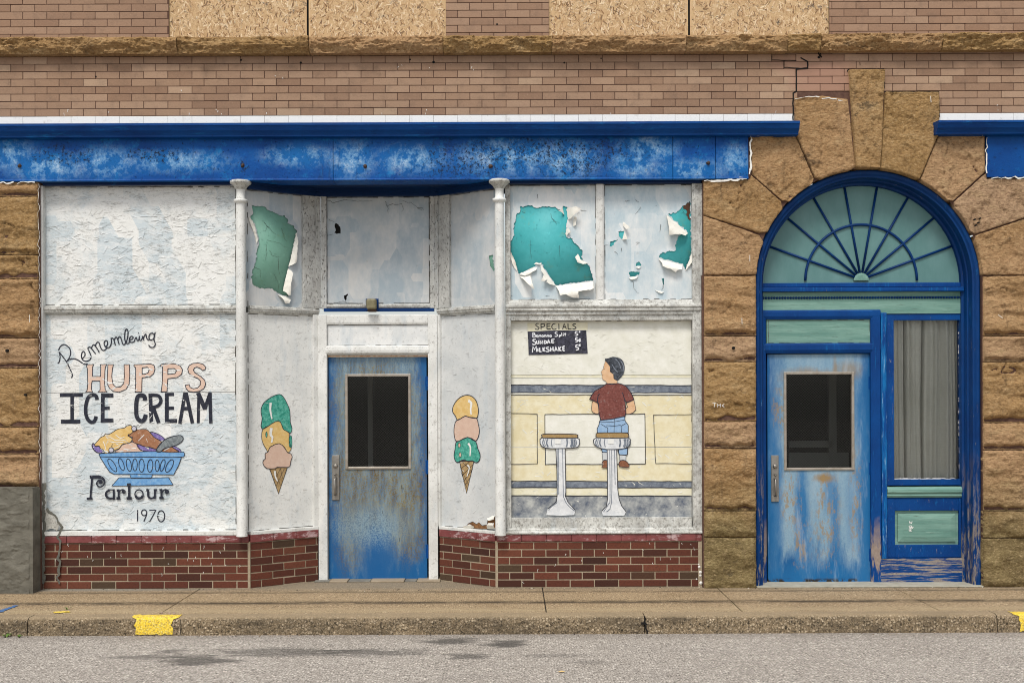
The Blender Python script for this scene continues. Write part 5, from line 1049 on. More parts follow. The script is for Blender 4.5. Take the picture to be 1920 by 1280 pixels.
A.dot((1247, 870), 52, INK, 60, 16, w=2.0, hollow=True); A.dot((1590, 940), 70, INK, 112, 20, w=2.0, hollow=True); A.done('year_lettering', LB)
# ice cream cones on the splayed boards
def cone_board(fr, s0, s1, z0, z1, lab, dp=-.03, seed=0, tear=None, mat=None):
    t = thing('mural_board', lab, 'painted sign', fr.w((s0 + s1) / 2, z0, dp)); g = G(); g.box(fr, s0, z0, s1, z1, dp - .02, dp); flakes(g, fr, s0, z0, s1, z1, dp, 60, (.02, .06), (.004, .010), .002, 0); g.build('board', mat or WOSB2, t); return t
C1 = cone_board(FL, FL.x(463, 800, -.03) - .02, FL.x(589, 800, -.03), .53, FL.z(588, 520), 'white board painted with a cone of mint over yellow over pink ice cream', mat=mat_white('smooth_white_board', (.64, .65, .63), (.74, .74, .71), .55))
sF = lambda X, Y: (480 + X / 6.25, 730 + Y / 6.25); A = Art(FL, -.0285, sF, 1)
A.fill([(172, 925), (385, 905), (278, 1222)], CONEP, INKT, 1.4, 1)
for L_ in ([(200, 1000), (240, 1110)], [(345, 930), (250, 1130)], [(300, 930), (225, 1060)], [(240, 930), (300, 1130)], [(300, 920), (325, 1040)]): A.line(L_, INKT, .6, 1)
A.fill([(95, 462), (160, 425), (240, 375), (300, 380), (330, 460), (370, 485), (405, 515), (400, 600), (428, 680), (410, 725), (380, 735), (350, 680), (285, 632), (180, 670), (155, 730), (135, 700), (95, 630), (78, 550)], YEL, INKT, 1.0)
A.fill([(75, 290), (75, 220), (110, 150), (190, 90), (260, 60), (310, 62), (350, 110), (385, 180), (410, 250), (415, 380), (435, 450), (420, 510), (370, 485), (330, 460), (300, 380), (240, 375), (160, 425), (95, 462), (72, 430), (85, 340)], MINT, INKT, 1.2)
A.fill([(410, 545), (432, 550), (432, 670), (405, 670), (400, 590)], MINT, INKT, .8); A.dot((135, 528), 11, MINT, 32, 10, line=INKT, w=.7)
A.fill([(155, 730), (180, 672), (285, 632), (345, 680), (385, 740), (420, 750), (438, 790), (420, 840), (415, 885), (385, 912), (260, 910), (240, 925), (140, 925), (95, 870), (100, 830), (122, 810), (120, 750)], PINK2, INKT, 1.3)
for L_, w in (([(185, 155), (180, 240), (200, 345)], 5), ([(192, 450), (185, 530), (205, 560), (195, 622)], 6), ([(232, 955), (240, 1020), (265, 1075)], 4)): A.line(L_, HIL, w, 4, w * .5)
A.done('painted_ice_cream_cone', C1)
C2 = cone_board(FR, FR.x(825, 800, -.03), FR.x(925, 800, -.03) + .06, .53, FR.z(588, 870), 'white board painted with a cone of yellow over pink over mint ice cream', mat=mat_white('dull_white_board', (.52, .54, .54), (.62, .63, .62), .4))
sG = lambda X, Y: (835 + X / 6.25, 730 + Y / 6.25); A = Art(FR, -.0285, sG, 1)
A.fill([(145, 840), (315, 835), (228, 1215)], CONEP, INKT, 1.5, 1)
for L_ in ([(150, 900), (250, 1120)], [(180, 850), (290, 960)], [(160, 960), (235, 1160)], [(310, 870), (175, 1010)], [(260, 850), (155, 930)], [(300, 930), (190, 1080)], [(270, 1030), (205, 1130)]): A.line(L_, INKT, .7, 1)
A.fill([(120, 357), (160, 340), (215, 310), (260, 325), (345, 335), (365, 400), (380, 480), (365, 560), (335, 605), (300, 590), (240, 560), (150, 600), (105, 605), (85, 540), (82, 460), (95, 390)], PINK2, INK, 1.6)
A.fill([(65, 235), (75, 190), (120, 120), (180, 78), (240, 65), (300, 85), (345, 140), (368, 230), (362, 300), (345, 335), (260, 325), (215, 310), (160, 340), (120, 357), (100, 310), (70, 270)], YEL, INK, 1.7)
A.fill([(105, 620), (150, 600), (240, 560), (335, 605), (360, 690), (388, 760), (380, 830), (340, 858), (300, 835), (250, 840), (200, 825), (160, 835), (125, 855), (95, 830), (82, 770), (95, 700)], MINT, INK, 1.7)
for c in ((145, 652), (155, 765)): A.dot(c, 14, PINK2, 28, 8, line=INKT, w=.8)
for L_, w in (([(250, 130), (285, 160), (278, 230), (285, 295)], 6), ([(250, 630), (275, 680), (270, 780)], 5), ([(240, 885), (262, 920), (235, 1020)], 3.5)): A.line(L_, HIL, w, 4, w * .5)
A.done('painted_ice_cream_cone', C2)
s5 = lambda X, Y: (430 + X / 2.285, 560 + Y / 2.285)
A = Art(FR, -.028, s5, 1); A.fill([(1010, 970), (1018, 962), (1035, 955), (1052, 966), (1062, 958), (1075, 972), (1097, 968), (1100, 945), (1112, 935), (1131, 930), (1134, 986), (1010, 986)], mat_plain('bare_rotten_wood', (.10, .045, .02), (.30, .15, .06), 25), INKT, .8, 1); A.done('bare_wood_patch', C2)
g = G(); flaps_l = [([(1000, 975), (1030, 965), (1050, 975), (1040, 983), (1005, 984)], (1000, 985), (1050, 985)), ([(1098, 940), (1135, 925), (1133, 945), (1112, 950)], (1098, 940), (1135, 925)), ([(1100, 985), (1110, 960), (1134, 960), (1134, 986)], (1100, 986), (1134, 986))]
flaps(FR, -.03, flaps_l, C2, s5, .03)
# right: the soda counter mural
MB = thing('mural_board', 'cream board painted with a boy on a bar stool at a soda counter', 'painted sign', FB.w(FB.x(1128, 800), FB.z(970, 1128), -.075))
DM = -.075; mz0, mz1, mx0, mx1 = FB.z(972, 1128, DM), FB.z(598, 1128, DM), FB.x(955, 800, DM), FB.x(1300, 800, DM); j1, j2 = FB.z(708, 1128, DM), FB.z(838.5, 1128, DM)
for nm, z0, z1 in (('lower_sheet', mz0 - .02, j2 - .0015), ('middle_sheet', j2 + .0015, j1 - .0015), ('upper_sheet', j1 + .0015, mz1 + .02)):
    g = G(); g.box(FB, mx0, z0, mx1, z1, DM - .02, DM); flakes(g, FB, mx0, z0, mx1, z1, DM, 110, (.02, .07), (.004, .010), .002, 0); g.build(nm, WCR, MB)
sP = lambda X, Y: (X, Y); A = Art(FB, DM + .0012, sP, 1)
def rectp(x0, y0, x1, y1): return [(x0, y0), (x1, y0), (x1, y1), (x0, y1)]
A.fill(rectp(956, 740, 1299, 838), YCR, smooth=1); A.fill(rectp(956, 839.5, 1299, 903), YCR, smooth=1); A.fill(rectp(956, 916, 1299, 930), CREAM, smooth=1); A.fill(rectp(956, 702, 1299, 707.5), CREAM, smooth=1); A.fill(rectp(956, 709, 1299, 722), WCR, smooth=1)
A.fill(rectp(956, 722, 1299, 736), SLT, smooth=1); A.fill(rectp(956, 736.5, 1299, 739.5), WCR, smooth=1); A.fill(rectp(956, 903, 1299, 914.5), SLT, smooth=1); A.fill(rectp(956, 930.5, 1299, 971), FLO, smooth=1); A.fill(rectp(1022, 776, 1211, 838), WCR, smooth=1); A.fill(rectp(1022, 839.5, 1211, 871), WCR, smooth=1)
def wob(pts, w=1.1, m=INKT):
    q = []
    for i in range(len(pts) - 1):
        a, b = pts[i], pts[i + 1]; n = max(2, int(math.hypot(b[0] - a[0], b[1] - a[1]) / 14))
        for k in range(n): t = k / n; q.append((a[0] + (b[0] - a[0]) * t + R.uniform(-.35, .35), a[1] + (b[1] - a[1]) * t + R.uniform(-.45, .45)))
    q.append(pts[-1]); A.line(q, m, w, 1)
for y, w in ((721.5, 1.5), (735.5, 1.3), (739.8, 1.2), (902.5, 1.2), (914.5, 1.6), (930, 1.8), (702, .5)): wob([(956, y), (1299, y + .6)], w)
wob([(956, 775), (1007.5, 776), (1008, 870), (956, 871)]); wob([(1022, 777), (1211, 776), (1212, 870.5), (1023, 871), (1022, 777)], 1.3); wob([(1299, 777), (1227, 778), (1231, 869), (1299, 870)])
A.done('painted_counter', MB)
DSt = A.d + .0012
sI = lambda X, Y: (1000 + X / 7.315, 800 + Y / 7.315)
# the boy
sH = lambda X, Y: (1090 + X / 8, 660 + Y / 8); A = Art(FB, DSt, sH, 1)
A.fill([(180, 735), (250, 755), (270, 915), (210, 918), (165, 880), (165, 800)], SKIN, INKT, .9); A.fill([(800, 712), (830, 860), (790, 905), (740, 928), (685, 930), (672, 850), (705, 825), (685, 765)], SKIN, INKT, .9, 1)
A.fill([(370, 130), (345, 200), (348, 225), (336, 250), (303, 298), (318, 312), (316, 335), (322, 345), (318, 365), (330, 410), (375, 435), (395, 468), (548, 466), (550, 425), (495, 395), (490, 330), (440, 290), (440, 215), (400, 160)], SKIN, INKT, .35, 1)
A.fill([(370, 130), (365, 95), (410, 90), (480, 65), (560, 80), (620, 110), (655, 180), (660, 250), (640, 330), (590, 390), (550, 425), (495, 395), (490, 330), (440, 290), (440, 215), (400, 160)], HAIR, None); A.line([(338, 215), (350, 228)], INKT, .7, 1); A.line([(322, 345), (335, 343)], INKT, .5, 1); A.line([(345, 250), (356, 253)], INKT, .9, 1)
for L_ in ([(520, 100), (570, 150), (600, 240)], [(600, 130), (640, 200), (635, 290)], [(470, 180), (510, 250), (560, 300)]): A.line(L_, SLT, 1.6)
A.fill([(300, 1015), (660, 958), (665, 1030), (715, 1100), (715, 1210), (250, 1212), (245, 1150), (275, 1085), (280, 1040)], JEAN, INKT, 1.2, 1)
for L_ in ([(285, 1045), (480, 1048), (660, 1015)], [(505, 990), (500, 1205)], [(300, 1078), (405, 1140), (400, 1205)], [(675, 1070), (605, 1110), (615, 1205)], [(380, 1100), (500, 1108), (600, 1095)]): A.line(L_, INKT, .8, 1)
A.fill([(390, 468), (470, 480), (560, 465), (620, 480), (680, 510), (745, 590), (780, 660), (800, 710), (690, 755), (665, 720), (675, 830), (680, 910), (665, 960), (480, 1000), (300, 1022), (275, 930), (262, 760), (245, 755), (190, 725), (130, 705), (165, 640), (210, 580), (320, 520)], SHIRT, INK, 1.4, 1)
A.line([(248, 750), (255, 680), (265, 640), (290, 628)], INK, 1.5); A.line([(665, 750), (645, 660), (620, 600)], INK, 1.4)
A.sc = sI
A.fill([(940, 295), (1025, 300), (1025, 352), (955, 350)], JEAN, INKT, 1.2, 1); A.fill([(1180, 295), (1303, 295), (1300, 380), (1270, 392), (1190, 385), (1175, 350)], JEAN, INKT, 1.6, 1)
A.fill([(950, 352), (1022, 352), (1022, 462), (960, 465)], SOCK, INKT, .7, 1); A.fill([(1190, 390), (1280, 392), (1278, 465), (1192, 462)], SOCK, INKT, .7, 1)
A.fill([(950, 490), (975, 458), (1022, 460), (1022, 565), (945, 562), (958, 535)], SHOE, INK, 1.0, 1); A.fill([(1190, 480), (1240, 458), (1290, 480), (1325, 530), (1305, 560), (1190, 545)], SHOE, INK, 1.0)
A.done('painted_boy', MB, 'painted boy in a brown shirt and blue jeans seen from behind')
DS2 = A.d + .0012
for q, (seat, chrome, post, lns) in enumerate((
    ([(120, 125), (135, 102), (360, 98), (592, 104), (612, 130), (595, 152), (360, 156), (140, 152)], [(120, 152), (360, 158), (600, 152), (640, 200), (625, 265), (560, 290), (330, 300), (170, 292), (105, 250), (95, 200)], [(312, 298), (440, 298), (445, 600), (450, 900), (440, 950), (480, 1040), (580, 1150), (565, 1215), (380, 1225), (180, 1215), (200, 1130), (320, 1030), (330, 950), (325, 600)], ([(350, 300), (350, 930)], [(405, 300), (415, 900), (425, 980), (470, 1070), (570, 1160)], [(215, 1150), (230, 1120), (330, 1040)], [(330, 300), (335, 930)])),
    ([(868, 112), (888, 85), (1090, 82), (1290, 85), (1314, 115), (1300, 150), (1090, 154), (885, 148)], [(868, 152), (1090, 156), (1315, 152), (1340, 210), (1320, 270), (1220, 305), (1010, 312), (880, 275), (830, 210)], [(1020, 312), (1150, 312), (1158, 600), (1165, 850), (1185, 1000), (1220, 1090), (1280, 1170), (1255, 1222), (1100, 1228), (960, 1222), (945, 1160), (1010, 1090), (1025, 1000), (1025, 600)], ([(1055, 315), (1060, 980), (1040, 1060), (970, 1170)], [(1082, 315), (1080, 1040), (1010, 1170)], [(1120, 320), (1130, 800)])))):
    A = Art(FB, DS2 + .0001, sI, 1); A.fill(post, CHROME, None, 1, 1); n = len(post)
    A.line(post[:7], INKT, 1.3, 1); A.line([post[-k] for k in range(0, 5)] if False else [post[0], post[-1], post[-2], post[-3], post[-4]], INKT, 1.3, 1)
    for L_ in lns: A.line(L_, SLT, 1.2, 3)
    A.fill(chrome, CHROME, INK, 1.4); xm = (chrome[0][0] + chrome[2][0]) / 2
    for dx, w in ((-230, 2.2), (-205, 1.2), (-175, 2.6), (-110, 1.5), (110, 3.0), (180, 4.5), (215, 2.5), (238, 1.5)): A.line([(xm + dx * .93, 168), (xm + dx, 225), (xm + dx * .88, 278)], SLT, w, 3)
    A.line([(xm - 60, 200), (xm + 20, 205)], HIL, 9, 1); A.fill(seat, SEAT, INK, 1.3)
    A.done('painted_stool', MB, 'painted bar stool with nobody on it' if q == 0 else 'painted bar stool the boy sits on')
sE = lambda X, Y: (985 + X / 14.77, 597 + Y / 14.77); A = Art(FB, DM + .0048, sE, 1)
A.fill([(60, 110), (1740, 90), (1740, 315), (65, 345)], CREAM, None, 1, 1); A.fill([(65, 350), (380, 335), (700, 320), (1200, 318), (1700, 310), (1715, 600), (1742, 960), (1300, 968), (900, 985), (95, 1002), (85, 700)], CHB, None, 1, 1)
for L_ in ([(375, 130), (320, 130), (292, 168), (340, 210), (385, 250), (350, 290), (270, 280)], [(840, 130), (780, 138), (742, 195), (752, 258), (800, 290), (870, 268)], [(1410, 135), (1350, 140), (1325, 170), (1380, 210), (1415, 245), (1380, 277), (1315, 270)], [(440, 140), (530, 140), (542, 180), (505, 215), (445, 220)]): A.line(L_, INKT, 1.6, 4)
for L_ in ([(440, 130), (440, 290)], [(605, 130), (605, 280)], [(605, 135), (700, 130)], [(605, 205), (690, 200)], [(605, 280), (710, 275)], [(935, 130), (940, 290)], [(1040, 285), (1085, 130), (1145, 280)], [(1055, 225), (1125, 223)], [(1190, 130), (1195, 275), (1290, 270)]): A.line(L_, INKT, 1.6, 1)
def wa(x): return [(x + 48, 462), (x + 15, 450), (x, 478), (x + 20, 500), (x + 45, 480), (x + 48, 460), (x + 54, 502)]
def wn(x): return [(x, 502), (x + 1, 452), (x + 6, 468), (x + 30, 448), (x + 45, 465), (x + 47, 500)]
for L_ in ([(210, 380), (210, 508)], [(210, 383), (262, 390), (262, 425), (215, 438)], [(215, 438), (290, 450), (285, 492), (210, 508)], wa(310), wn(385), wa(458), wn(530), wn(605), wa(680), [(895, 365), (840, 370), (838, 405), (890, 430), (900, 465), (870, 485), (820, 485)], [(945, 450), (950, 518)], [(945, 455), (985, 447), (987, 478), (950, 485)], [(1015, 380), (1020, 470)], [(1060, 420), (1062, 472)], [(1057, 392), (1065, 396)], [(1110, 385), (1112, 472)], [(1085, 417), (1140, 413)],
    [(1455, 350), (1398, 358), (1395, 405), (1450, 410), (1462, 445), (1400, 470)], [(1535, 352), (1503, 345), (1505, 372), (1532, 370)]): A.line(L_, CHW, 1.7, 2)
for L_ in ([(290, 565), (225, 570), (220, 615), (290, 650), (285, 700), (235, 712), (195, 695)], [(315, 600), (320, 670), (350, 690), (375, 665), (370, 595)], [(530, 600), (585, 622), (585, 665), (530, 692)], [(1455, 520), (1408, 530), (1402, 575), (1455, 582), (1462, 622), (1400, 642)], [(1545, 565), (1500, 575), (1505, 612), (1552, 606)], [(655, 785), (605, 790), (600, 830), (660, 860), (650, 905), (580, 905)], [(1465, 720), (1418, 728), (1412, 785), (1470, 795), (1480, 845), (1410, 867)], [(1540, 710), (1500, 715), (1505, 750), (1540, 745)]): A.line(L_, CHW, 2.2, 3)
for L_ in ([(415, 700), (415, 605), (470, 690), (475, 595)], [(530, 600), (530, 692)], [(610, 688), (645, 585), (690, 675)], [(625, 650), (672, 645)], [(732, 568), (740, 672)], [(730, 573), (815, 560)], [(735, 618), (790, 613)], [(740, 668), (800, 662)], [(1525, 540), (1515, 648)], [(200, 930), (215, 770), (255, 850), (305, 765), (315, 915)], [(350, 815), (352, 908)], [(400, 800), (405, 910), (452, 912)], [(490, 790), (500, 908)], [(555, 790), (500, 850), (560, 905)], [(700, 785), (710, 903)], [(770, 775), (780, 897)], [(705, 842), (775, 836)], [(820, 897), (850, 780), (895, 890)], [(830, 855), (882, 850)], [(930, 775), (940, 897)], [(1000, 775), (940, 835), (1005, 892)], [(1045, 765), (1050, 888)], [(1045, 765), (1105, 755)], [(1050, 820), (1095, 815)], [(1050, 885), (1100, 880)]): A.line(L_, CHW, 2.2, 1)
A.done('painted_price_list', MB)
DIRTSHADE = mat_plain('corner_grime_shadow', (.035, .032, .027), (.12, .11, .095), 30)  # dark corner lines: grime and the shadow of panel gaps painted together
def grime_shade(fr, x0, z0, x1, z1, d, w=.008, miss=.25):
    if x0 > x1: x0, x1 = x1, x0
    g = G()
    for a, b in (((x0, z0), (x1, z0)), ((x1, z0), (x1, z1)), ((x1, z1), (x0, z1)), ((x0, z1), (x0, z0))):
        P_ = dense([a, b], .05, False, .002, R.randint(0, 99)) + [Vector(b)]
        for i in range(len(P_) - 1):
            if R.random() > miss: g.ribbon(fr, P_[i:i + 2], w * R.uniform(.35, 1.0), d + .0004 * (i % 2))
    g.build('grime_shadow_line', DIRTSHADE, B, kind='stuff')
grime_shade(FB, FB.x(83, 450, DP), FB.z(571, 262, DP), FB.x(442, 450, DP), zs - .035, DP + .004); grime_shade(FB, FB.x(83, 750, DP), zsill1 + .006, FB.x(442, 750, DP), FB.z(588.5, 262, DP), DP + .004)
grime_shade(FL, .01, FL.z(576, 520), FL.x(567, 450, -.03) , zs - .072, -.029); grime_shade(FL, .01, .54, FL.x(587, 800, -.03), FL.z(590, 520), -.0275, .007)
grime_shade(FR, FR.x(843, 450, -.03), FR.z(576, 880), LR - .02, zs - .072, -.029); grime_shade(FR, FR.x(826, 800, -.03), .536, LR - .03, FR.z(590, 880), -.0275, .007)
grime_shade(FD, FD.x(613, 450, -.03), FD.z(568, 700), FD.x(805, 450, -.03), zs - .072, -.029, .010, .1)
grime_shade(FB, FB.x(951, 450, DP), zr0 + .004, FB.x(1117, 450, DP), zs - .035, DP + .006); grime_shade(FB, FB.x(1134, 450, DP), zr0 + .004, FB.x(1297, 450, DP), zs - .035, DP + .006)
grime_shade(FB, FB.x(957.5, 800, -.07), FB.z(971, 1128, -.07), FB.x(1297, 800, -.07), FB.z(601, 1128, -.07), -.068, .009, .15)
grime_shade(FD, FD.x(614.5, 620), FD.z(647, 709), FD.x(802.5, 620), FD.z(609, 709), -.0115, .006); grime_shade(FA, FA.x(1441, 620), FA.z(642, 1535), FA.x(1631, 620), FA.z(600, 1535), -.011, .006)
# ------------------------------------------------------------------ concrete buttress at the left
FP = FY(-.16); g = G(); a, b = XL - .02, FP.x(61.5, 1000); zt_ = FP.z(914, 35)
def dcon(x, y): return .014 * fbm(x * .6 + y * .5, y * 2 - x * .4, 3, 4, 4) + .010 * abs(fbm(x * .5, y * 2.2, 8, 12, 3))
sheet(g, FP, dense([(a, 0), (b - .035, 0), (b - .035, zt_ - .02), (b - .055, zt_), (a, zt_)], .03), [], .022, dcon, back=-.03)
FPs = Frame((b, -.16), (b, .05)); g.box(FPs, .0, 0, .22, zt_ - .01, -.3, 0); g.box(FP, b - .05, 0, b - .002, zt_ - .012, -.03, -.012); g.box(FP, a, 0, b - .01, zt_ - .002, -.36, -.02)
g.build('concrete_buttress', CONC, None, (b - .3, -.16, 0), smooth=False, bevel=0, label='waist-high grey rendered concrete buttress against the left stone pier', cat='buttress')
# ------------------------------------------------------------------ ground
def ground_mat(name, cols, spk, dark, base_sc=.62, rough=.95, streaks=None, bumpk=.6):
    m = M(name, rough, .2); c = m.mix(m.rng(m.noise(1.3, 4), .3, .7), *cols)
    v = m.voro(85 * base_sc, out='Color', rnd=1); f = m.n('ShaderNodeSeparateColor', {0: v}, 0); d = m.voro(85 * base_sc)
    st = m.rng(d, .55, .3); c = m.mix(m.math('MULTIPLY', st, m.rng(f, .55, .95, 0, .8)), c, spk); c = m.mix(m.math('MULTIPLY', st, m.rng(f, .42, .15, 0, .75)), c, dark)
    c = m.mix(m.rng(m.noise(70, 3, .85), .51, .61, 0, .8), c, dark); c = m.mix(m.rng(m.noise(85, 3, .85, loc=(2, 2, 2)), .53, .63, 0, .65), c, spk)
    if streaks: c = streaks(m, c)
    m.bump(m.math('MULTIPLY', st, f), bumpk, .006); m.bump(m.noise(40, 4, .7), .3, .008); return m.done(c)
def walk_streaks(m, c):
    y = m.axis(1); nz = m.noise(3, 6, .75, sc=(.35, 1, 1)); nn = m.noise(9, 6, .8, sc=(.3, 1, 1), loc=(2, 2, 2))
    def band(y0, w, k, col, amt=.06):
        nonlocal c
        dd = m.math('ABSOLUTE', m.math('ADD', m.math('SUBTRACT', y, y0), m.math('MULTIPLY', m.math('SUBTRACT', nz, .5), amt))); c = m.mix(m.math('MULTIPLY', m.rng(dd, w, 0, 0, k), m.rng(nn, .36, .52)), c, col)
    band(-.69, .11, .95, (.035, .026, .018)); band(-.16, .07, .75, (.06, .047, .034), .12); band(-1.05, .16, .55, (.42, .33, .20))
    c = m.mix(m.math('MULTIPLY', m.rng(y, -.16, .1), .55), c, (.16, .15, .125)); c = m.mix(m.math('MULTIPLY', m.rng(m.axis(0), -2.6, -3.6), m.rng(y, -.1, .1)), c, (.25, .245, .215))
    return m.mix(m.rng(nn, .60, .75, 0, .5), c, (.09, .07, .05))
WALK = ground_mat('pebbly_concrete', ((.29, .205, .115), (.36, .262, .155)), (.66, .52, .34), (.05, .035, .022), streaks=walk_streaks)
KERBM = ground_mat('pebbly_kerb_concrete', ((.17, .125, .075), (.24, .178, .108)), (.60, .48, .33), (.012, .010, .007), .5, bumpk=1.0, streaks=lambda m, c: m.mix(m.math('MULTIPLY', m.rng(m.axis(2), -.02, .0), .5), m.mix(m.rng(m.noise(4, 5, .8, sc=(.4, 1, 1)), .45, .62, 0, .6), c, (.05, .040, .028)), (.42, .32, .20)))
def road_streaks(m, c):
    nz = m.noise(7, 5, .75, sc=(.35, 1.3, 1)); y = m.axis(1)
    for px, py, rx, ry, k in ((520, 1222, 120, 6, .55), (370, 1237, 65, 7, .7), (690, 1222, 100, 5, .6), (845, 1201, 48, 4.5, .75), (948, 1207, 36, 5, .8), (880, 1230, 40, 4, .65), (270, 1231, 60, 3, .5), (325, 1219, 26, 2.5, .55), (1040, 1229, 60, 2.5, .35), (1100, 1241, 40, 2, .3)):
        r = ray(px, py); t_ = (ZC + .144) / -r.z; x_, y_ = r.x * t_, -D + t_; kx = t_ / FPX; r2 = ray(px, py + ry); t2 = (ZC + .144) / -r2.z
        c = m.mix(m.math('MULTIPLY', m.blob(x_, y_, rx * kx, abs(t_ - t2) * 1.3, .9, nz, (0, 1), .7), k), c, (.05, .046, .042))
    c = m.mix(m.rng(y, -1.62, -1.38, 0, .35), c, (.15, .13, .11)); return m.mix(m.rng(m.noise(2.2, 5, .7, sc=(.3, 1, 1)), .55, .75, 0, .3), c, (.17, .15, .135))
ROAD = ground_mat('worn_asphalt', ((.31, .275, .238), (.37, .332, .29)), (.85, .78, .69), (.05, .042, .034), .6, streaks=road_streaks)
YK = -1.335; ZR = -.144
g = G(); g.add([(-60, YK + .02, ZR), (60, YK + .02, ZR), (60, -70, ZR), (-60, -70, ZR)], [(3, 2, 1, 0)]); g.build('road', ROAD, None, kind='structure')
g = G(); xs = [-60, -9.1, -6.0, -2.95, .28, 1.92, 3.57, 7.6, 60]
for i in range(len(xs) - 1): g.box(F0, xs[i] + .004, -.12, xs[i + 1] - .004, 0, -1.3, 1.165)
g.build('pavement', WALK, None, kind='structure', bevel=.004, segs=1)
g = G(); g.box(F0, -60, -.2, 60, -.01, -1.2, 1.16); g.build('pavement_bed', BLACK, None, kind='structure')
kp = [(1.168, -.3), (-YK + .012, -.3), (-YK + .004, ZR), (-YK - .004, -.045), (-YK - .012, -.018), (-YK - .030, -.004), (-YK - .055, .001), (1.168, .0015)]
g = G(); ks = [-60, -13, -9.0, F0.x(50, 740) * .873, .0 + 1.075, 3.97, 8.6, 60]
FKB = FY(0); kk = 9.27 / 10.6
ks = [-60, -9, (50 - 960) / 200 * kk, (1207 - 960) / 200 * kk, (1868 - 960) / 200 * kk, 9, 60]
for i in range(len(ks) - 1): g.hprof(F0, ks[i] + .004, ks[i + 1] - .004, kp, 1)
g.build('kerb', KERBM, None, kind='structure')
g = G(); x_ = (1207 - 960) / 200 * kk; pz = [(x_ - .004, .002), (x_ + .006, -.02), (x_ - .006, -.05), (x_ + .012, -.062), (x_ + .004, -.09), (x_ + .02, -.12), (x_ + .018, ZR)]; g.ribbon(FY(YK - .007), pz, .011, .004); g.ribbon(FY(YK - .007), [(x_ - .03, -.055), (x_ + .01, -.058)], .02, .0052)
x2_ = (338 - 960) / 200 * kk; g.ribbon(FY(YK - .007), [(x2_, -.01), (x2_ + .003, -.07), (x2_ - .004, -.13)], .005, .0035); g.build('kerb_crack', BLACK, None, kind='structure')
YP = ground_mat('yellow_road_paint', ((.78, .52, .035), (.86, .62, .06)), (.80, .70, .25), (.30, .20, .06), .7, streaks=lambda m, c: m.mix(m.rng(m.noise(24, 5, .8), .62, .68, 0, .8), c, (.13, .10, .07)))
def kmark(name, x0, x1, lab, y_back=.06):
    g = G(); rows = [(-YK + .008, ZR + .010), (-YK + .004, ZR + .06), (-YK + .001, -.06), (-YK - .001, -.042), (-YK - .008, -.014), (-YK - .027, .000), (-YK - .055, .0045), (-YK - .055 - y_back, .0048)]; n = 30; vs = []
    for j, (d, z) in enumerate(rows):
        for i in range(n + 1):
            e0 = .02 * mn.noise(Vector((j * 1.7, x0, 1))) - .045 * (j > 4) ; e1 = .02 * mn.noise(Vector((j * 1.3, x1, 5))) + .05 * (j > 4)
            x = x0 + e0 + (x1 + e1 - x0 - e0) * i / n; zz = z + (.012 * mn.noise(Vector((x * 30, 3, 3))) if j == 0 else 0); dd = d - (.03 * mn.noise(Vector((x * 25, 7, 3))) if j == len(rows) - 1 else 0)
            vs.append((x, -dd - .0025, zz + .001))
    m_ = n + 1; g.add(vs, [(j * m_ + i, j * m_ + i + 1, (j + 1) * m_ + i + 1, (j + 1) * m_ + i) for j in range(len(rows) - 1) for i in range(n)]); g.build(name, YP, None, kind='structure')
kmark('kerb_paint_mark', (253 - 960) / 200 * kk, (322 - 960) / 200 * kk, ''); kmark('kerb_paint_mark', (1909 - 960) / 200 * kk, (2000 - 960) / 200 * kk, '')
def gpt(px, py, z=0): r = ray(px, py); t_ = (ZC - z) / -r.z; return Vector((r.x * t_, -D + t_, z))
def splat(name, pts, mat, z, **k):
    g = G(); P_ = [gpt(*p, z) for p in pts]; P2 = dense([(p.x, p.y) for p in P_], .02, True, .02, len(pts)); t_ = tessellate_polygon([[Vector((p[0], p[1], 0)) for p in P2]]); g.add([(p[0], p[1], z) for p in P2], [tuple(q) for q in t_]); return g.build(name, mat, None, kind='structure')
splat('pavement_paint_mark', [(100, 1146), (130, 1144.5), (131, 1147), (101, 1148.5)], YP, .005)
splat('pavement_paint_mark', [(-10, 1146), (30, 1133), (33, 1135), (0, 1147)], mat_plain('blue_spray_paint', (.03, .12, .35), (.10, .16, .25), 30), .005)
# small litter and weeds
def tuft(px, py, z, s, lab, n=9):
    p = gpt(px, py, z); g = G(); rr = random.Random(px)
    for _ in range(n):
        a = rr.uniform(0, 6.28); l = s * rr.uniform(.5, 1); w = s * .12; d_ = Vector((math.cos(a), math.sin(a), 0)); s_ = Vector((-d_.y, d_.x, 0)); b = p + d_ * s * .1
        g.add([b - s_ * w, b + s_ * w, b + d_ * l * .4 + s_ * w * 1.3 + Vector((0, 0, l * .5)), b + d_ * l * .4 - s_ * w * 1.3 + Vector((0, 0, l * .5)), b + d_ * l + Vector((0, 0, l * .55))], [(0, 1, 2, 3), (3, 2, 4)])
    g.build('weed', WEED, None, p, label=lab, cat='weed')
WEED = mat_plain('weed_green', (.06, .12, .02), (.14, .22, .05), 50)
tuft(12, 1194, ZR, .05, 'small green weed in the gutter at the far left kerb'); tuft(36, 1194, ZR, .035, 'tiny weed in the gutter beside the kerb joint', 6); tuft(127, 1142, 0, .045, 'little weed sprouting beside the short yellow pavement mark', 5)
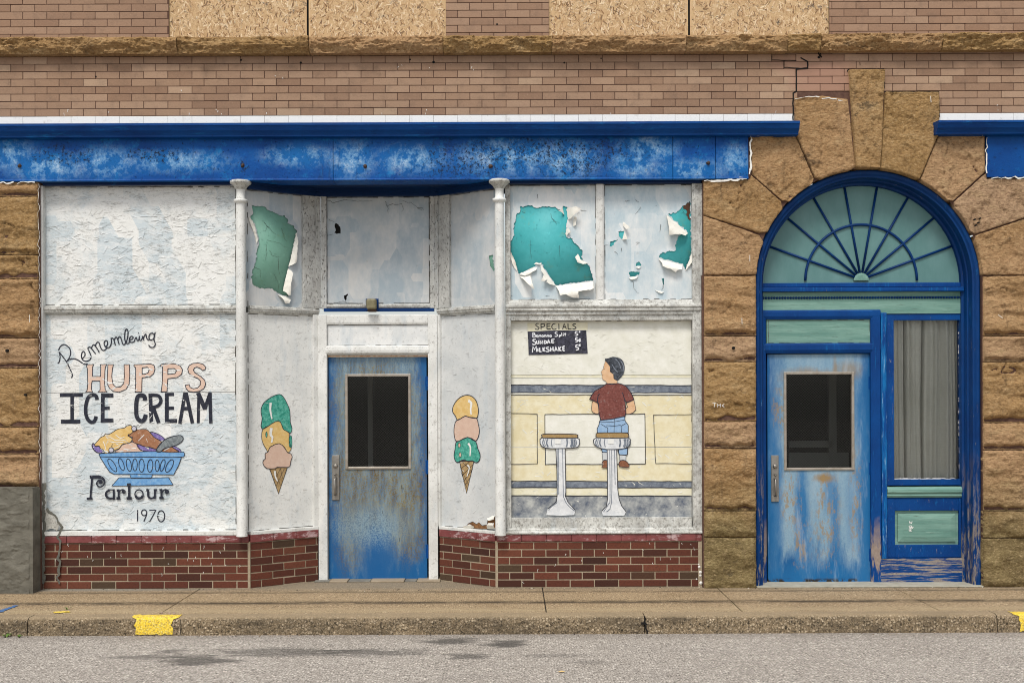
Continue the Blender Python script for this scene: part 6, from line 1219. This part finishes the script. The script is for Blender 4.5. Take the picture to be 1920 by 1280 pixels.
g = G(); p = gpt(1523, 1184, ZR); g.tube([p + Vector((-.03, 0, .008)), p + Vector((.03, .006, .008))], .006, 8); g.build('cigarette_butt', HIL, None, p, label='white cigarette butt in the gutter in front of the arched doorway', cat='litter')
g = G(); p = gpt(1053, 1260, ZR); g.add([p + Vector(q) for q in ((-.03, 0, .004), (0, -.012, .010), (.03, .002, .005), (0, .012, .012))], [(0, 1, 2, 3)]); g.build('fallen_leaf', YEL, None, p, label='small orange leaf lying on the road', cat='leaf')
g = G()
for k in range(7):
    p = gpt(R.uniform(303, 328), R.uniform(1149, 1153), 0); g.lathe(p, [(.001, 0), (.012 * R.uniform(.6, 1.2), .002), (.009, .010), (.001, .014)], 6)
g.build('loose_gravel', mat_plain('gravel_bits', (.25, .16, .11), (.42, .33, .26), 30), None, gpt(315, 1150, 0), kind='stuff', label='loose gravel bits on the kerb by the yellow mark', cat='gravel')

# grit gathered in the gutter and at the foot of the wall
g = G(); rr = random.Random(4)
for k in range(420):
    if k < 260: x, y, z = rr.uniform(-6, 6), YK - .01 - abs(rr.gauss(0, .035)), ZR
    else:
        x = rr.uniform(-4.4, 4.6); y = .04 - abs(rr.gauss(0, .03)) if not -2.4 < x < -.2 else -.0 - abs(rr.gauss(0, .05)); z = 0.001
        if 2.2 < x < 4.5 or x < -4.3: y -= .06
    s = rr.uniform(.003, .009); a = rr.uniform(0, 3); ca, sa = math.cos(a) * s, math.sin(a) * s; p = Vector((x, y, z)); g.rnd = rr.random()
    g.add([p + Vector(q) for q in ((ca, sa, 0), (-sa, ca * .7, 0), (-ca, -sa, 0), (sa, -ca * .8, 0), (0, 0, s * .9))], [(0, 1, 4), (1, 2, 4), (2, 3, 4), (3, 0, 4)])
m = M('grit'); GRIT = m.done(m.ramp(m.attr(), [(0, (.03, .025, .02)), (.5, (.18, .13, .08)), (.85, (.35, .28, .2)), (1, (.65, .6, .5))]))
g.build('gutter_grit', GRIT, None, (0, YK, ZR), kind='stuff', label='fine grit and crumbs gathered along the gutter and the foot of the wall', cat='grit')
